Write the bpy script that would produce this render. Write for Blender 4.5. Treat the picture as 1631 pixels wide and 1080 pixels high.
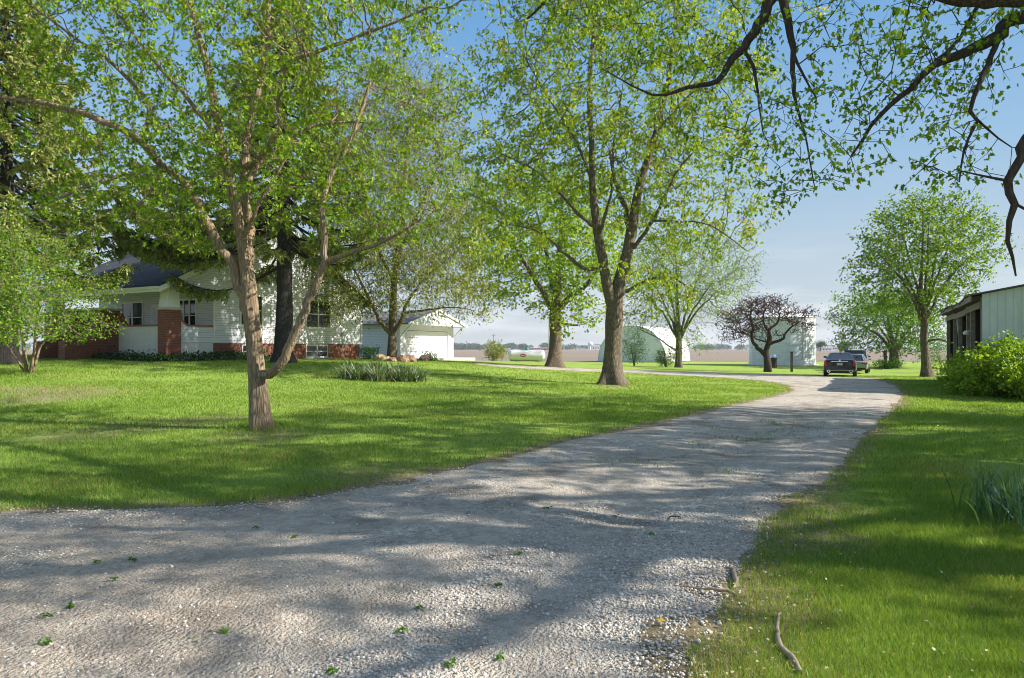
import bpy, bmesh, math, random
import numpy as np
from mathutils import Vector, Matrix
from mathutils.geometry import delaunay_2d_cdt

# ------------------------------------------------------------------ camera, sky, sun
S = bpy.context.scene
for o in list(bpy.data.objects): bpy.data.objects.remove(o)
COL = S.collection
F = 1087.0; CX = 815.5; HY = 556.0; CH = 1.62          # photo focal length (px), centre, horizon row, eye height
cam_d = bpy.data.cameras.new('camera'); cam = bpy.data.objects.new('camera', cam_d); COL.objects.link(cam)
cam.location = (0, 0, CH); cam.rotation_euler = (math.radians(90), 0, 0)
cam_d.sensor_width = 36.0; cam_d.lens = F/1631*36.0; cam_d.shift_y = (HY-540)/1631
cam_d.clip_start = 0.05; cam_d.clip_end = 12000
S.camera = cam
SUN_EL = math.radians(34); SUN_AZ = math.radians(98)    # azimuth clockwise from +Y
w = bpy.data.worlds.new('World'); S.world = w; w.use_nodes = True
nt = w.node_tree; bg = nt.nodes['Background']
sky = nt.nodes.new('ShaderNodeTexSky'); sky.sky_type = 'NISHITA'; sky.sun_disc = False
sky.sun_elevation = SUN_EL; sky.sun_rotation = SUN_AZ; sky.air_density = 1.0; sky.dust_density = .35; sky.ozone_density = 3.2
bg.inputs[1].default_value = 0.15
# thin clouds low over the horizon
tc = nt.nodes.new('ShaderNodeTexCoord'); mp = nt.nodes.new('ShaderNodeMapping'); mp.inputs['Scale'].default_value = (2.2, 2.2, 14)
mp.inputs['Location'].default_value = (0.35, 0.2, 0.4)
nz = nt.nodes.new('ShaderNodeTexNoise'); nz.inputs['Scale'].default_value = 1.6; nz.inputs['Detail'].default_value = 7; nz.inputs['Roughness'].default_value = .55
cr = nt.nodes.new('ShaderNodeValToRGB'); cr.color_ramp.elements[0].position = .44; cr.color_ramp.elements[1].position = .60
sx = nt.nodes.new('ShaderNodeSeparateXYZ')
mr = nt.nodes.new('ShaderNodeMapRange'); mr.inputs[1].default_value = .16; mr.inputs[2].default_value = .08; mr.inputs[3].default_value = 0; mr.inputs[4].default_value = .5
mu = nt.nodes.new('ShaderNodeMath'); mu.operation = 'MULTIPLY'
mx = nt.nodes.new('ShaderNodeMix'); mx.data_type = 'RGBA'; mx.inputs[7].default_value = (3.1, 3.2, 3.4, 1)
L = nt.links.new
L(tc.outputs['Generated'], mp.inputs[0]); L(mp.outputs[0], nz.inputs[0]); L(nz.outputs[0], cr.inputs[0])
L(tc.outputs['Generated'], sx.inputs[0]); L(sx.outputs[2], mr.inputs[0]); L(mr.outputs[0], mu.inputs[0]); L(cr.outputs[0], mu.inputs[1])
hz = nt.nodes.new('ShaderNodeMix'); hz.data_type = 'RGBA'
hc = nt.nodes.new('ShaderNodeValToRGB'); el_ = hc.color_ramp.elements; el_.new(.25); el_.new(.12)
for e_, (p_, c_) in zip(el_, ((0, (.51, .59, .69)), (.12, (.47, .58, .69)), (.25, (.30, .50, .72)), (.45, (.14, .37, .72)))): e_.position = p_; e_.color = c_+(1,)
hv = nt.nodes.new('ShaderNodeVectorMath'); hv.operation = 'SCALE'; hv.inputs[3].default_value = 3.1
L(sx.outputs[2], hc.inputs[0]); L(hc.outputs[0], hv.inputs[0]); L(hv.outputs[0], hz.inputs[7])
hr = nt.nodes.new('ShaderNodeMapRange'); hr.interpolation_type = 'SMOOTHSTEP'; hr.inputs[1].default_value = .72; hr.inputs[2].default_value = .42; hr.inputs[3].default_value = 0; hr.inputs[4].default_value = .92
L(sx.outputs[2], hr.inputs[0]); sw = nt.nodes.new('ShaderNodeVectorMath'); sw.operation = 'MULTIPLY'; sw.inputs[1].default_value = (1.3, 1.05, .82); L(sky.outputs[0], sw.inputs[0])
L(hr.outputs[0], hz.inputs[0]); L(sw.outputs[0], hz.inputs[6])
L(mu.outputs[0], mx.inputs[0]); L(hz.outputs[2], mx.inputs[6]); L(mx.outputs[2], bg.inputs[0])
sl = bpy.data.lights.new('sun', 'SUN'); sl.energy = 4.4; sl.angle = math.radians(.53); sl.color = (1, .93, .82)
so = bpy.data.objects.new('sun', sl); COL.objects.link(so)
sd = Vector((math.sin(SUN_AZ)*math.cos(SUN_EL), math.cos(SUN_AZ)*math.cos(SUN_EL), math.sin(SUN_EL)))
so.rotation_euler = sd.to_track_quat('Z', 'Y').to_euler(); so.location = (30, 0, 30)
S.view_settings.view_transform = 'Standard'; S.view_settings.look = 'None'
S.view_settings.exposure = 1.1; S.view_settings.gamma = 1.0
S.render.engine = 'CYCLES'; S.cycles.pixel_filter_type = 'BLACKMAN_HARRIS'; S.cycles.filter_width = 1.0; S.cycles.max_bounces = 6; S.cycles.diffuse_bounces = 3; S.cycles.transmission_bounces = 4; S.cycles.transparent_max_bounces = 6
S.render.resolution_x = 1024; S.render.resolution_y = 678

# ------------------------------------------------------------------ helpers
def tag(o, label=None, cat=None, group=None, kind=None):
    if label: o['label'] = label
    if cat: o['category'] = cat
    if group: o['group'] = group
    if kind: o['kind'] = kind
    return o
def empty(name, loc=(0, 0, 0), rz=0, label=None, cat=None, group=None):
    o = bpy.data.objects.new(name, None); COL.objects.link(o); o.location = loc; o.rotation_euler = (0, 0, rz)
    o.empty_display_size = .3
    return tag(o, label, cat, group)
def link(name, me, mat, parent=None, smooth=False):
    o = bpy.data.objects.new(name, me); COL.objects.link(o)
    if mat: me.materials.append(mat)
    if parent: o.parent = parent
    if smooth: me.polygons.foreach_set('use_smooth', np.ones(len(me.polygons), bool))
    return o
def npmesh(name, V, Fc, mat, parent=None, smooth=False, frnd=None):
    """V (n,3); Fc = list of (m,k) index arrays"""
    me = bpy.data.meshes.new(name); V = np.asarray(V, np.float32)
    me.vertices.add(len(V)); me.vertices.foreach_set('co', V.ravel())
    idx = np.concatenate([f.ravel() for f in Fc]).astype(np.int32)
    cnt = np.concatenate([np.full(len(f), f.shape[1]) for f in Fc]).astype(np.int32)
    st = np.concatenate([[0], np.cumsum(cnt)[:-1]]).astype(np.int32)
    me.loops.add(len(idx)); me.loops.foreach_set('vertex_index', idx)
    me.polygons.add(len(cnt)); me.polygons.foreach_set('loop_start', st)
    me.update(calc_edges=True)
    if frnd is not None:
        a = me.attributes.new('rnd', 'FLOAT', 'FACE'); a.data.foreach_set('value', np.asarray(frnd, np.float32))
    return link(name, me, mat, parent, smooth)

class MB:
    def __init__(s): s.v = []; s.f = []
    def box(s, x0, x1, y0, y1, z0, z1):
        n = len(s.v); s.v += [(x, y, z) for z in (z0, z1) for x, y in ((x0, y0), (x1, y0), (x1, y1), (x0, y1))]
        s.f += [tuple(n+i for i in q) for q in ((3, 2, 1, 0), (4, 5, 6, 7), (0, 1, 5, 4), (1, 2, 6, 5), (2, 3, 7, 6), (3, 0, 4, 7))]
        return s
    def prism(s, poly, axis, a, b):
        """poly: 2D points; axis 'y': (x,z) extruded over y; 'x': (y,z) over x; 'z': (x,y) over z"""
        def P(p, t): return {'y': (p[0], t, p[1]), 'x': (t, p[0], p[1]), 'z': (p[0], p[1], t)}[axis]
        n = len(s.v); k = len(poly)
        s.v += [P(p, a) for p in poly] + [P(p, b) for p in poly]
        s.f.append(tuple(range(n, n+k))); s.f.append(tuple(range(n+2*k-1, n+k-1, -1)))
        s.f += [(n+(i+1) % k, n+i, n+k+i, n+k+(i+1) % k) for i in range(k)]
        return s
    def bar(s, a, b, w=.05, h=None, sides=4):
        h = h or w; a = Vector(a); b = Vector(b); d = (b-a).normalized()
        r = Vector((0, 0, 1)) if abs(d.z) < .95 else Vector((1, 0, 0))
        p = d.cross(r).normalized(); q = p.cross(d).normalized(); n = len(s.v)
        for c in (a, b):
            for k in range(sides):
                t = 2*math.pi*(k+.5)/sides; m = 1.414 if sides == 4 else 1
                s.v.append(tuple(c+p*math.cos(t)*w/2*m+q*math.sin(t)*h/2*m))
        s.f += [(n+k, n+(k+1) % sides, n+sides+(k+1) % sides, n+sides+k) for k in range(sides)]
        s.f.append(tuple(range(n+sides-1, n-1, -1))); s.f.append(tuple(range(n+sides, n+2*sides)))
        return s
    def lathe(s, prof, c=(0, 0, 0), n=24, axis='z'):
        """prof: (radius, height)"""
        b = len(s.v); k = len(prof)
        for i in range(n):
            t = 2*math.pi*i/n
            for r, h in prof:
                p = (r*math.cos(t), r*math.sin(t), h)
                if axis == 'x': p = (p[2], p[0], p[1])
                if axis == 'y': p = (p[1], p[2], p[0])
                s.v.append((c[0]+p[0], c[1]+p[1], c[2]+p[2]))
        for i in range(n):
            j = (i+1) % n
            for m in range(k-1): s.f.append((b+i*k+m, b+j*k+m, b+j*k+m+1, b+i*k+m+1))
        return s
    def loft(s, secs, cap=True):
        b = len(s.v); k = len(secs[0])
        for sc in secs: s.v += [tuple(p) for p in sc]
        for i in range(len(secs)-1):
            for m in range(k): s.f.append((b+i*k+m, b+i*k+(m+1) % k, b+(i+1)*k+(m+1) % k, b+(i+1)*k+m))
        if cap:
            s.f.append(tuple(range(b+k-1, b-1, -1))); s.f.append(tuple(range(b+(len(secs)-1)*k, b+len(secs)*k)))
        return s
    def build(s, name, mat, parent=None, bevel=0, smooth=False, sub=0):
        me = bpy.data.meshes.new(name); me.from_pydata(s.v, [], s.f); me.update()
        bm = bmesh.new(); bm.from_mesh(me); bmesh.ops.recalc_face_normals(bm, faces=bm.faces); bm.to_mesh(me); bm.free()
        o = link(name, me, mat, parent, smooth)
        if bevel:
            m = o.modifiers.new('bevel', 'BEVEL'); m.width = bevel; m.segments = 2; m.limit_method = 'ANGLE'
        if sub:
            m = o.modifiers.new('sub', 'SUBSURF'); m.levels = sub; m.render_levels = sub
        return o

# ------------------------------------------------------------------ materials
def newmat(name):
    m = bpy.data.materials.new(name); m.use_nodes = True
    return m, m.node_tree, m.node_tree.nodes['Principled BSDF']
def nd(t, typ, **kw):
    n = t.nodes.new(typ)
    for k, v in kw.items():
        if k.startswith('i_'): n.inputs[k[2:].replace('_', ' ')].default_value = v
        else: setattr(n, k, v)
    return n
def rgba(c): return (c[0], c[1], c[2], 1)
def ramp(t, src, stops):
    r = nd(t, 'ShaderNodeValToRGB'); e = r.color_ramp.elements
    while len(e) < len(stops): e.new(.5)
    for i, (p, c) in enumerate(stops): e[i].position = p; e[i].color = rgba(c)
    t.links.new(src, r.inputs[0]); return r.outputs[0]
def noise(t, vec, scale, detail=4, rough=.6):
    n = nd(t, 'ShaderNodeTexNoise', i_Scale=scale, i_Detail=detail, i_Roughness=rough); t.links.new(vec, n.inputs[0]); return n.outputs[0]
def vor(t, vec, scale, out='Distance', feature='F1'):
    n = nd(t, 'ShaderNodeTexVoronoi', i_Scale=scale, feature=feature); t.links.new(vec, n.inputs[0]); return n.outputs[out]
def coords(t, kind='Object', scale=(1, 1, 1)):
    c = nd(t, 'ShaderNodeTexCoord'); m = nd(t, 'ShaderNodeMapping'); m.inputs['Scale'].default_value = scale
    t.links.new(c.outputs[kind], m.inputs[0]); return m.outputs[0]
def mixc(t, fac, a, b, mode='MIX'):
    m = nd(t, 'ShaderNodeMix', data_type='RGBA', blend_type=mode)
    for i, v in ((0, fac), (6, a), (7, b)):
        if hasattr(v, 'is_linked') or hasattr(v, 'links'): t.links.new(v, m.inputs[i])
        else: m.inputs[i].default_value = v if i == 0 else rgba(v)
    return m.outputs[2]
def math_(t, op, a, b=None, c=None):
    m = nd(t, 'ShaderNodeMath', operation=op)
    for i, v in enumerate((a, b, c)):
        if v is None: continue
        if hasattr(v, 'links'): t.links.new(v, m.inputs[i])
        else: m.inputs[i].default_value = v
    return m.outputs[0]
def bump(t, b, h, strength=.5, dist=.02, prev=None):
    n = nd(t, 'ShaderNodeBump', i_Strength=strength, i_Distance=dist); t.links.new(h, n.inputs['Height'])
    if prev is not None: t.links.new(prev, n.inputs['Normal'])
    t.links.new(n.outputs[0], b.inputs['Normal']); return n.outputs[0]
def plain(name, c, rough=.6, metal=0, var=.12, scale=3, bumpy=0, spec=.5):
    m, t, b = newmat(name); b.inputs['Roughness'].default_value = rough; b.inputs['Metallic'].default_value = metal
    b.inputs['Specular IOR Level'].default_value = spec
    v = coords(t); n = noise(t, v, scale, 6)
    col = ramp(t, n, [(.3, tuple(x*(1-var) for x in c)), (.7, tuple(min(1, x*(1+var)) for x in c))])
    t.links.new(col, b.inputs['Base Color'])
    if bumpy: bump(t, b, noise(t, v, scale*12, 4), .4, bumpy)
    return m
def bark(name, dark, light, scale=1.0, tint=None):
    m, t, b = newmat(name); b.inputs['Roughness'].default_value = .9; b.inputs['Specular IOR Level'].default_value = .2
    v = coords(t, 'Object', (9*scale, 9*scale, 1.6*scale)); v2 = coords(t)
    r = vor(t, v, 2.2, 'Distance', 'DISTANCE_TO_EDGE'); n = noise(t, v, 2.5, 8, .7)
    h = math_(t, 'ADD', math_(t, 'MULTIPLY', math_(t, 'MINIMUM', r, .35), 1.4), n)
    c = ramp(t, h, [(.35, dark), (.62, tuple((a+b_)/2 for a, b_ in zip(dark, light))), (.95, light)])
    c = mixc(t, ramp(t, noise(t, v2, 1.6, 5), [(.45, (0, 0, 0)), (.7, (.75, .75, .75))]), c, tint or light)
    t.links.new(c, b.inputs['Base Color']); bump(t, b, h, .9, .03); return m
def leafmat(name, stops, trans=.45, gloss=.05):
    m = bpy.data.materials.new(name); m.use_nodes = True; t = m.node_tree; t.nodes.remove(t.nodes['Principled BSDF'])
    a = nd(t, 'ShaderNodeAttribute', attribute_name='rnd')
    c = ramp(t, a.outputs['Fac'], stops)
    d = nd(t, 'ShaderNodeBsdfDiffuse'); tr = nd(t, 'ShaderNodeBsdfTranslucent'); g = nd(t, 'ShaderNodeBsdfGlossy', i_Roughness=.6)
    g.inputs[0].default_value = (.9, .95, 1, 1)
    tcol = mixc(t, 1.0, c, (1.35, 1.2, .45), 'MULTIPLY')
    t.links.new(c, d.inputs[0]); t.links.new(tcol, tr.inputs[0])
    m1 = nd(t, 'ShaderNodeMixShader'); m1.inputs[0].default_value = trans; t.links.new(d.outputs[0], m1.inputs[1]); t.links.new(tr.outputs[0], m1.inputs[2])
    lw = nd(t, 'ShaderNodeLayerWeight', i_Blend=.25); gg = math_(t, 'MULTIPLY', lw.outputs['Fresnel'], gloss)
    m2 = nd(t, 'ShaderNodeMixShader'); t.links.new(gg, m2.inputs[0]); t.links.new(m1.outputs[0], m2.inputs[1]); t.links.new(g.outputs[0], m2.inputs[2])
    t.links.new(m2.outputs[0], t.nodes['Material Output'].inputs[0]); return m

def siding_mat(name, c, period=.115, rough=.45):
    m, t, b = newmat(name); b.inputs['Roughness'].default_value = rough
    v = coords(t); s = nd(t, 'ShaderNodeSeparateXYZ'); t.links.new(v, s.inputs[0])
    fr = math_(t, 'FRACT', math_(t, 'DIVIDE', s.outputs[2], period))
    gr = ramp(t, fr, [(0, tuple(x*.25 for x in c)), (.16, c)])  # shadow line under each lap, painted into the siding colour
    col = mixc(t, ramp(t, noise(t, v, 1.2, 5), [(.35, (0, 0, 0)), (.8, (.3, .3, .3))]), gr, tuple(x*.82 for x in c))
    t.links.new(col, b.inputs['Base Color']); bump(t, b, math_(t, 'SUBTRACT', 1.0, fr), .8, .02); return m
def brick_mat(name):
    m, t, b = newmat(name); b.inputs['Roughness'].default_value = .85
    c = nd(t, 'ShaderNodeTexCoord'); s = nd(t, 'ShaderNodeSeparateXYZ'); t.links.new(c.outputs['Object'], s.inputs[0])
    cb = nd(t, 'ShaderNodeCombineXYZ'); t.links.new(math_(t, 'ADD', s.outputs[0], s.outputs[1]), cb.inputs[0]); t.links.new(s.outputs[2], cb.inputs[1])
    br = nd(t, 'ShaderNodeTexBrick', i_Scale=1.0); br.inputs['Brick Width'].default_value = .22; br.inputs['Row Height'].default_value = .075
    br.inputs['Mortar Size'].default_value = .006; br.inputs['Color1'].default_value = (.30, .085, .05, 1); br.inputs['Color2'].default_value = (.19, .05, .033, 1)
    br.inputs['Mortar'].default_value = (.28, .22, .19, 1); t.links.new(cb.outputs[0], br.inputs[0])
    t.links.new(mixc(t, .25, br.outputs[0], ramp(t, noise(t, c.outputs['Object'], 9, 5), [(.3, (.12, .03, .02)), (.8, (.42, .18, .12))])), b.inputs['Base Color'])
    bump(t, b, math_(t, 'SUBTRACT', 1.0, br.outputs['Fac']), .5, .01); return m
def shingle_mat(name, c):
    m, t, b = newmat(name); b.inputs['Roughness'].default_value = .9
    v = coords(t); s = nd(t, 'ShaderNodeTexBrick', i_Scale=1.0); s.inputs['Brick Width'].default_value = .3; s.inputs['Row Height'].default_value = .14
    s.inputs['Mortar Size'].default_value = .006; s.inputs['Color1'].default_value = rgba(tuple(x*1.2 for x in c)); s.inputs['Color2'].default_value = rgba(tuple(x*.75 for x in c)); s.inputs['Mortar'].default_value = rgba(tuple(x*.4 for x in c))
    t.links.new(v, s.inputs[0]); t.links.new(s.outputs[0], b.inputs['Base Color']); bump(t, b, noise(t, v, 60, 3), .4, .01); return m
def glass_mat(name, c=(.02, .025, .03)):
    m, t, b = newmat(name); b.inputs['Base Color'].default_value = rgba(c); b.inputs['Roughness'].default_value = .06; b.inputs['Specular IOR Level'].default_value = .8; return m
def rib_mat(name, c, period=.3, axis=1, rough=.35, metal=0.0):
    m, t, b = newmat(name); b.inputs['Roughness'].default_value = rough; b.inputs['Metallic'].default_value = metal
    v = coords(t); stn = noise(t, coords(t, 'Object', (2.2, 2.2, .16)), 1.4, 6, .7); s = nd(t, 'ShaderNodeSeparateXYZ'); t.links.new(v, s.inputs[0])
    fr = math_(t, 'PINGPONG', s.outputs[axis], period/2)
    h = math_(t, 'MINIMUM', math_(t, 'MULTIPLY', fr, 12/period*.3), .5)
    n = noise(t, v, 2.0, 6)
    c1 = ramp(t, n, [(.3, tuple(x*.86 for x in c)), (.7, c)]); c1 = mixc(t, ramp(t, stn, [(.55, (0, 0, 0)), (.75, (.55, .55, .55))]), c1, (c[0]*.62, c[1]*.55, c[2]*.46)); c1 = mixc(t, ramp(t, fr, [(0, (.5, .5, .5)), (.02, (0, 0, 0))]), c1, tuple(x*.5 for x in c))
    t.links.new(c1, b.inputs['Base Color']); bump(t, b, h, .9, .03); return m

M = {}
M['white'] = plain('white_paint', (.82, .79, .81), .5, var=.04)
M['siding'] = siding_mat('white_siding', (.76, .76, .82))
M['stucco'] = plain('white_stucco', (.74, .73, .70), .9, var=.06, scale=5, bumpy=.01)
M['brick'] = brick_mat('red_brick')
M['coping'] = plain('brick_coping', (.36, .12, .07), .8)
M['shingle'] = shingle_mat('dark_shingles', (.04, .043, .055))
M['shingle2'] = shingle_mat('grey_shingles', (.17, .16, .165))
M['glass'] = glass_mat('window_glass')
M['dark'] = plain('dark_recess', (.02, .02, .022), .8)
M['wood'] = plain('weathered_wood', (.27, .24, .20), .9, var=.35, scale=7, bumpy=.01)
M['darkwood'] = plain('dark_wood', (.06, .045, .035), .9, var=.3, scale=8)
M['shedwall'] = rib_mat('ribbed_white_steel', (.60, .67, .66), .23, 1)
M['shedroof'] = rib_mat('dark_roof_steel', (.09, .08, .08), .23, 0, .6)
M['whitesteel'] = rib_mat('white_corrugated_steel', (.82, .80, .85), .18, 2, .4)
M['quonroof'] = rib_mat('white_arched_steel', (.85, .85, .84), .5, 0, .4)
M['concrete'] = plain('concrete', (.52, .49, .44), .9, var=.15, scale=4, bumpy=.005)
M['tyre'] = plain('tyre_rubber', (.015, .015, .016), .8)
M['chrome'] = plain('chrome', (.75, .77, .8), .15, 1)
M['rim'] = plain('alloy_rim', (.35, .36, .38), .3, .9)
M['redlens'] = plain('red_lens', (.62, .02, .03), .2)
M['black'] = plain('black_plastic', (.015, .015, .016), .5)
M['plate'] = plain('plate_blue_white', (.35, .5, .62), .5, var=.4, scale=14)
M['steelgrey'] = plain('galvanised_steel', (.4, .42, .43), .4, .6)
M['redpaint'] = plain('red_paint', (.45, .03, .03), .5)
M['green'] = plain('green_dome_paint', (.05, .42, .30), .5)
M['farwhite'] = plain('far_white', (.7, .7, .7), .7)
M['farred'] = plain('far_red', (.45, .08, .06), .8)
M['farroof'] = plain('far_grey_roof', (.25, .25, .27), .8)
M['rock'] = plain('rusty_rock', (.30, .19, .13), .95, var=.45, scale=9, bumpy=.03)
M['tanrock'] = plain('tan_rock', (.42, .32, .18), .95, var=.3, scale=9, bumpy=.03)
M['bark1'] = bark('grey_tan_bark', (.09, .07, .05), (.36, .275, .185), 1.0, (.33, .22, .13))
M['bark2'] = bark('maple_bark', (.035, .028, .022), (.23, .185, .135), 1.0, (.15, .125, .095))
M['bark3'] = bark('dark_spruce_bark', (.02, .017, .017), (.085, .075, .072), 1.2, (.06, .052, .05))
M['bark4'] = bark('near_black_bark', (.025, .018, .016), (.10, .075, .065), 1.3, (.07, .05, .045))
M['deadwood'] = plain('pale_dead_wood', (.30, .24, .18), .9, var=.35, scale=12, bumpy=.006)
M['leafA'] = leafmat('fresh_maple_leaf', [(0, (.07, .15, .014)), (.5, (.19, .34, .026)), (1, (.40, .54, .05))])
M['leafB'] = leafmat('yellow_green_leaf', [(0, (.10, .19, .02)), (.5, (.24, .38, .035)), (.9, (.46, .52, .06)), (1, (.50, .32, .06))], .5)
M['leafC'] = leafmat('olive_leaf', [(0, (.08, .13, .022)), (.5, (.21, .28, .05)), (.85, (.36, .36, .10)), (1, (.42, .28, .13))], .4)
M['leafD'] = leafmat('deep_green_leaf', [(0, (.045, .12, .018)), (.5, (.10, .25, .025)), (1, (.24, .42, .045))], .45)
M['leafP'] = leafmat('plum_leaf', [(0, (.035, .012, .02)), (.6, (.085, .03, .045)), (1, (.16, .08, .07))], .3)
M['needle'] = leafmat('spruce_needles', [(0, (.12, .18, .06)), (.5, (.31, .37, .12)), (.93, (.50, .50, .18)), (1, (.42, .30, .16))], .38, .03)
M['yucca'] = leafmat('yucca_blade', [(0, (.06, .12, .05)), (.6, (.17, .26, .11)), (.88, (.28, .32, .18)), (1, (.45, .38, .22))], .2, .1)
M['iris'] = leafmat('bulb_leaf', [(0, (.05, .12, .05)), (.7, (.12, .24, .11)), (1, (.22, .34, .20))], .3, .12)
M['grass'] = leafmat('grass_blade', [(0, (.085, .185, .025)), (.45, (.215, .34, .062)), (.86, (.36, .48, .10)), (.93, (.40, .37, .12)), (1, (.50, .42, .22))], .4, .03)
M['ivy'] = leafmat('ground_cover_leaf', [(0, (.02, .05, .015)), (.6, (.04, .10, .02)), (1, (.09, .18, .04))], .25, .2)
M['litter'] = leafmat('dry_leaf', [(0, (.20, .12, .05)), (.5, (.45, .34, .17)), (.9, (.6, .5, .3)), (1, (.75, .5, .05))], .2, .1)
M['farleaf'] = leafmat('far_tree_leaf', [(0, (.025, .06, .03)), (.5, (.05, .10, .045)), (1, (.10, .16, .06))], .3, 0)

def ground_mat():
    m, t, b = newmat('lawn_turf'); b.inputs['Roughness'].default_value = .95; b.inputs['Specular IOR Level'].default_value = .1
    v = coords(t)
    fine = noise(t, v, 26, 8, .75); mid = noise(t, v, 1.1, 6, .6); big = noise(t, v, .22, 5, .55)
    c = ramp(t, fine, [(.30, (.10, .165, .024)), (.5, (.25, .36, .07)), (.72, (.40, .50, .12))])
    c = mixc(t, ramp(t, big, [(.40, (0, 0, 0)), (.7, (.6, .6, .6))]), c, (.28, .38, .06))
    dry = ramp(t, mid, [(.60, (0, 0, 0)), (.74, (.62, .62, .62))])
    c = mixc(t, dry, c, (.34, .27, .13))
    a = nd(t, 'ShaderNodeAttribute', attribute_name='worn'); wf = math_(t, 'MULTIPLY', math_(t, 'SUBTRACT', math_(t, 'ADD', a.outputs['Fac'], noise(t, v, 4, 6, .7)), .72), 2.6)
    wc = nd(t, 'ShaderNodeClamp'); t.links.new(wf, wc.inputs[0])
    c = mixc(t, wc.outputs[0], c, ramp(t, noise(t, v, 18, 6, .7), [(.35, (.17, .135, .08)), (.65, (.40, .33, .20))]))
    t.links.new(c, b.inputs['Base Color']); bump(t, b, fine, .9, .05); return m
def gravel_mat():
    m, t, b = newmat('crushed_stone'); b.inputs['Roughness'].default_value = .92; b.inputs['Specular IOR Level'].default_value = .15
    v = coords(t)
    v1 = vor(t, v, 42, 'Color'); d1 = vor(t, v, 42); v2 = vor(t, v, 95, 'Color'); d2 = vor(t, v, 95)
    s1 = nd(t, 'ShaderNodeSeparateXYZ'); t.links.new(v1, s1.inputs[0]); s2 = nd(t, 'ShaderNodeSeparateXYZ'); t.links.new(v2, s2.inputs[0])
    stone = ramp(t, s1.outputs[0], [(0, (.32, .285, .245)), (.5, (.60, .55, .48)), (.85, (.78, .73, .65)), (1, (.64, .50, .34))])
    small = ramp(t, s2.outputs[0], [(0, (.27, .24, .205)), (.5, (.54, .49, .42)), (1, (.75, .69, .60))])
    dust = ramp(t, noise(t, v, 9, 7, .7), [(.3, (.40, .355, .30)), (.7, (.58, .52, .445))])
    big = noise(t, v, .55, 6, .62); mid = noise(t, v, 2.6, 5, .6)
    c = mixc(t, ramp(t, mid, [(.42, (0, 0, 0)), (.56, (1, 1, 1))]), small, stone)
    ta = nd(t, 'ShaderNodeAttribute', attribute_name='track')
    dfac = ramp(t, math_(t, 'ADD', math_(t, 'MULTIPLY', ta.outputs['Fac'], .22), math_(t, 'SUBTRACT', big, .06)), [(.44, (0, 0, 0)), (.56, (.9, .9, .9))])
    c = mixc(t, dfac, c, dust)
    sp_ = ramp(t, vor(t, v, 17, 'Color'), [(.25, (.55, .55, .55)), (.6, (1, 1, 1))]); c = mixc(t, .45, c, sp_, 'MULTIPLY')
    sa = nd(t, 'ShaderNodeAttribute', attribute_name='soil'); so_ = ramp(t, math_(t, 'MULTIPLY', sa.outputs['Fac'], math_(t, 'ADD', noise(t, v, 1.3, 7, .7), .25)), [(.18, (0, 0, 0)), (.55, (.85, .85, .85))])
    c = mixc(t, so_, c, ramp(t, noise(t, v, 30, 6, .75), [(.3, (.26, .205, .15)), (.55, (.50, .42, .33)), (.75, (.74, .66, .55))]))
    damp = ramp(t, noise(t, v, .9, 7, .72), [(.50, (0, 0, 0)), (.66, (.8, .8, .8))])
    c = mixc(t, damp, c, (.17, .14, .115))
    t.links.new(c, b.inputs['Base Color'])
    h = math_(t, 'ADD', math_(t, 'MULTIPLY', d1, -1.0), math_(t, 'MULTIPLY', d2, -.5))
    p = bump(t, b, h, .9, .02); bump(t, b, noise(t, v, 3.0, 7, .6), .6, .06, p); return m
def soil_mat():
    m, t, b = newmat('ploughed_soil'); b.inputs['Roughness'].default_value = 1; b.inputs['Specular IOR Level'].default_value = .05
    v = coords(t, 'Object', (1, 1, 1)); vr = coords(t, 'Object', (.05, 1.3, 1))
    vr2 = nd(t, 'ShaderNodeMapping'); vr2.inputs['Rotation'].default_value = (0, 0, .5); t.links.new(v, vr2.inputs[0])
    n = noise(t, v, 1.5, 8, .75); r = noise(t, vr, .6, 5, .6); b2 = noise(t, v, .012, 4)
    c = ramp(t, n, [(.3, (.13, .105, .08)), (.55, (.25, .205, .165)), (.75, (.42, .36, .30))])
    c = mixc(t, ramp(t, r, [(.4, (0, 0, 0)), (.65, (.6, .6, .6))]), c, (.34, .285, .235))
    c = mixc(t, ramp(t, b2, [(.4, (0, 0, 0)), (.6, (.5, .5, .5))]), c, (.22, .18, .145))
    t.links.new(c, b.inputs['Base Color']); bump(t, b, n, 1, .12); return m
M['turf'] = ground_mat(); M['gravel'] = gravel_mat(); M['soil'] = soil_mat()
def stone_mat():
    m, t, b = newmat('stone_chip'); b.inputs['Roughness'].default_value = .85
    a = nd(t, 'ShaderNodeAttribute', attribute_name='rnd')
    c = ramp(t, a.outputs['Fac'], [(0, (.22, .20, .175)), (.35, (.44, .405, .36)), (.8, (.66, .61, .55)), (.93, (.80, .76, .70)), (1, (.52, .37, .24))])
    t.links.new(c, b.inputs['Base Color']); return m
M['stone'] = stone_mat()

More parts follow.
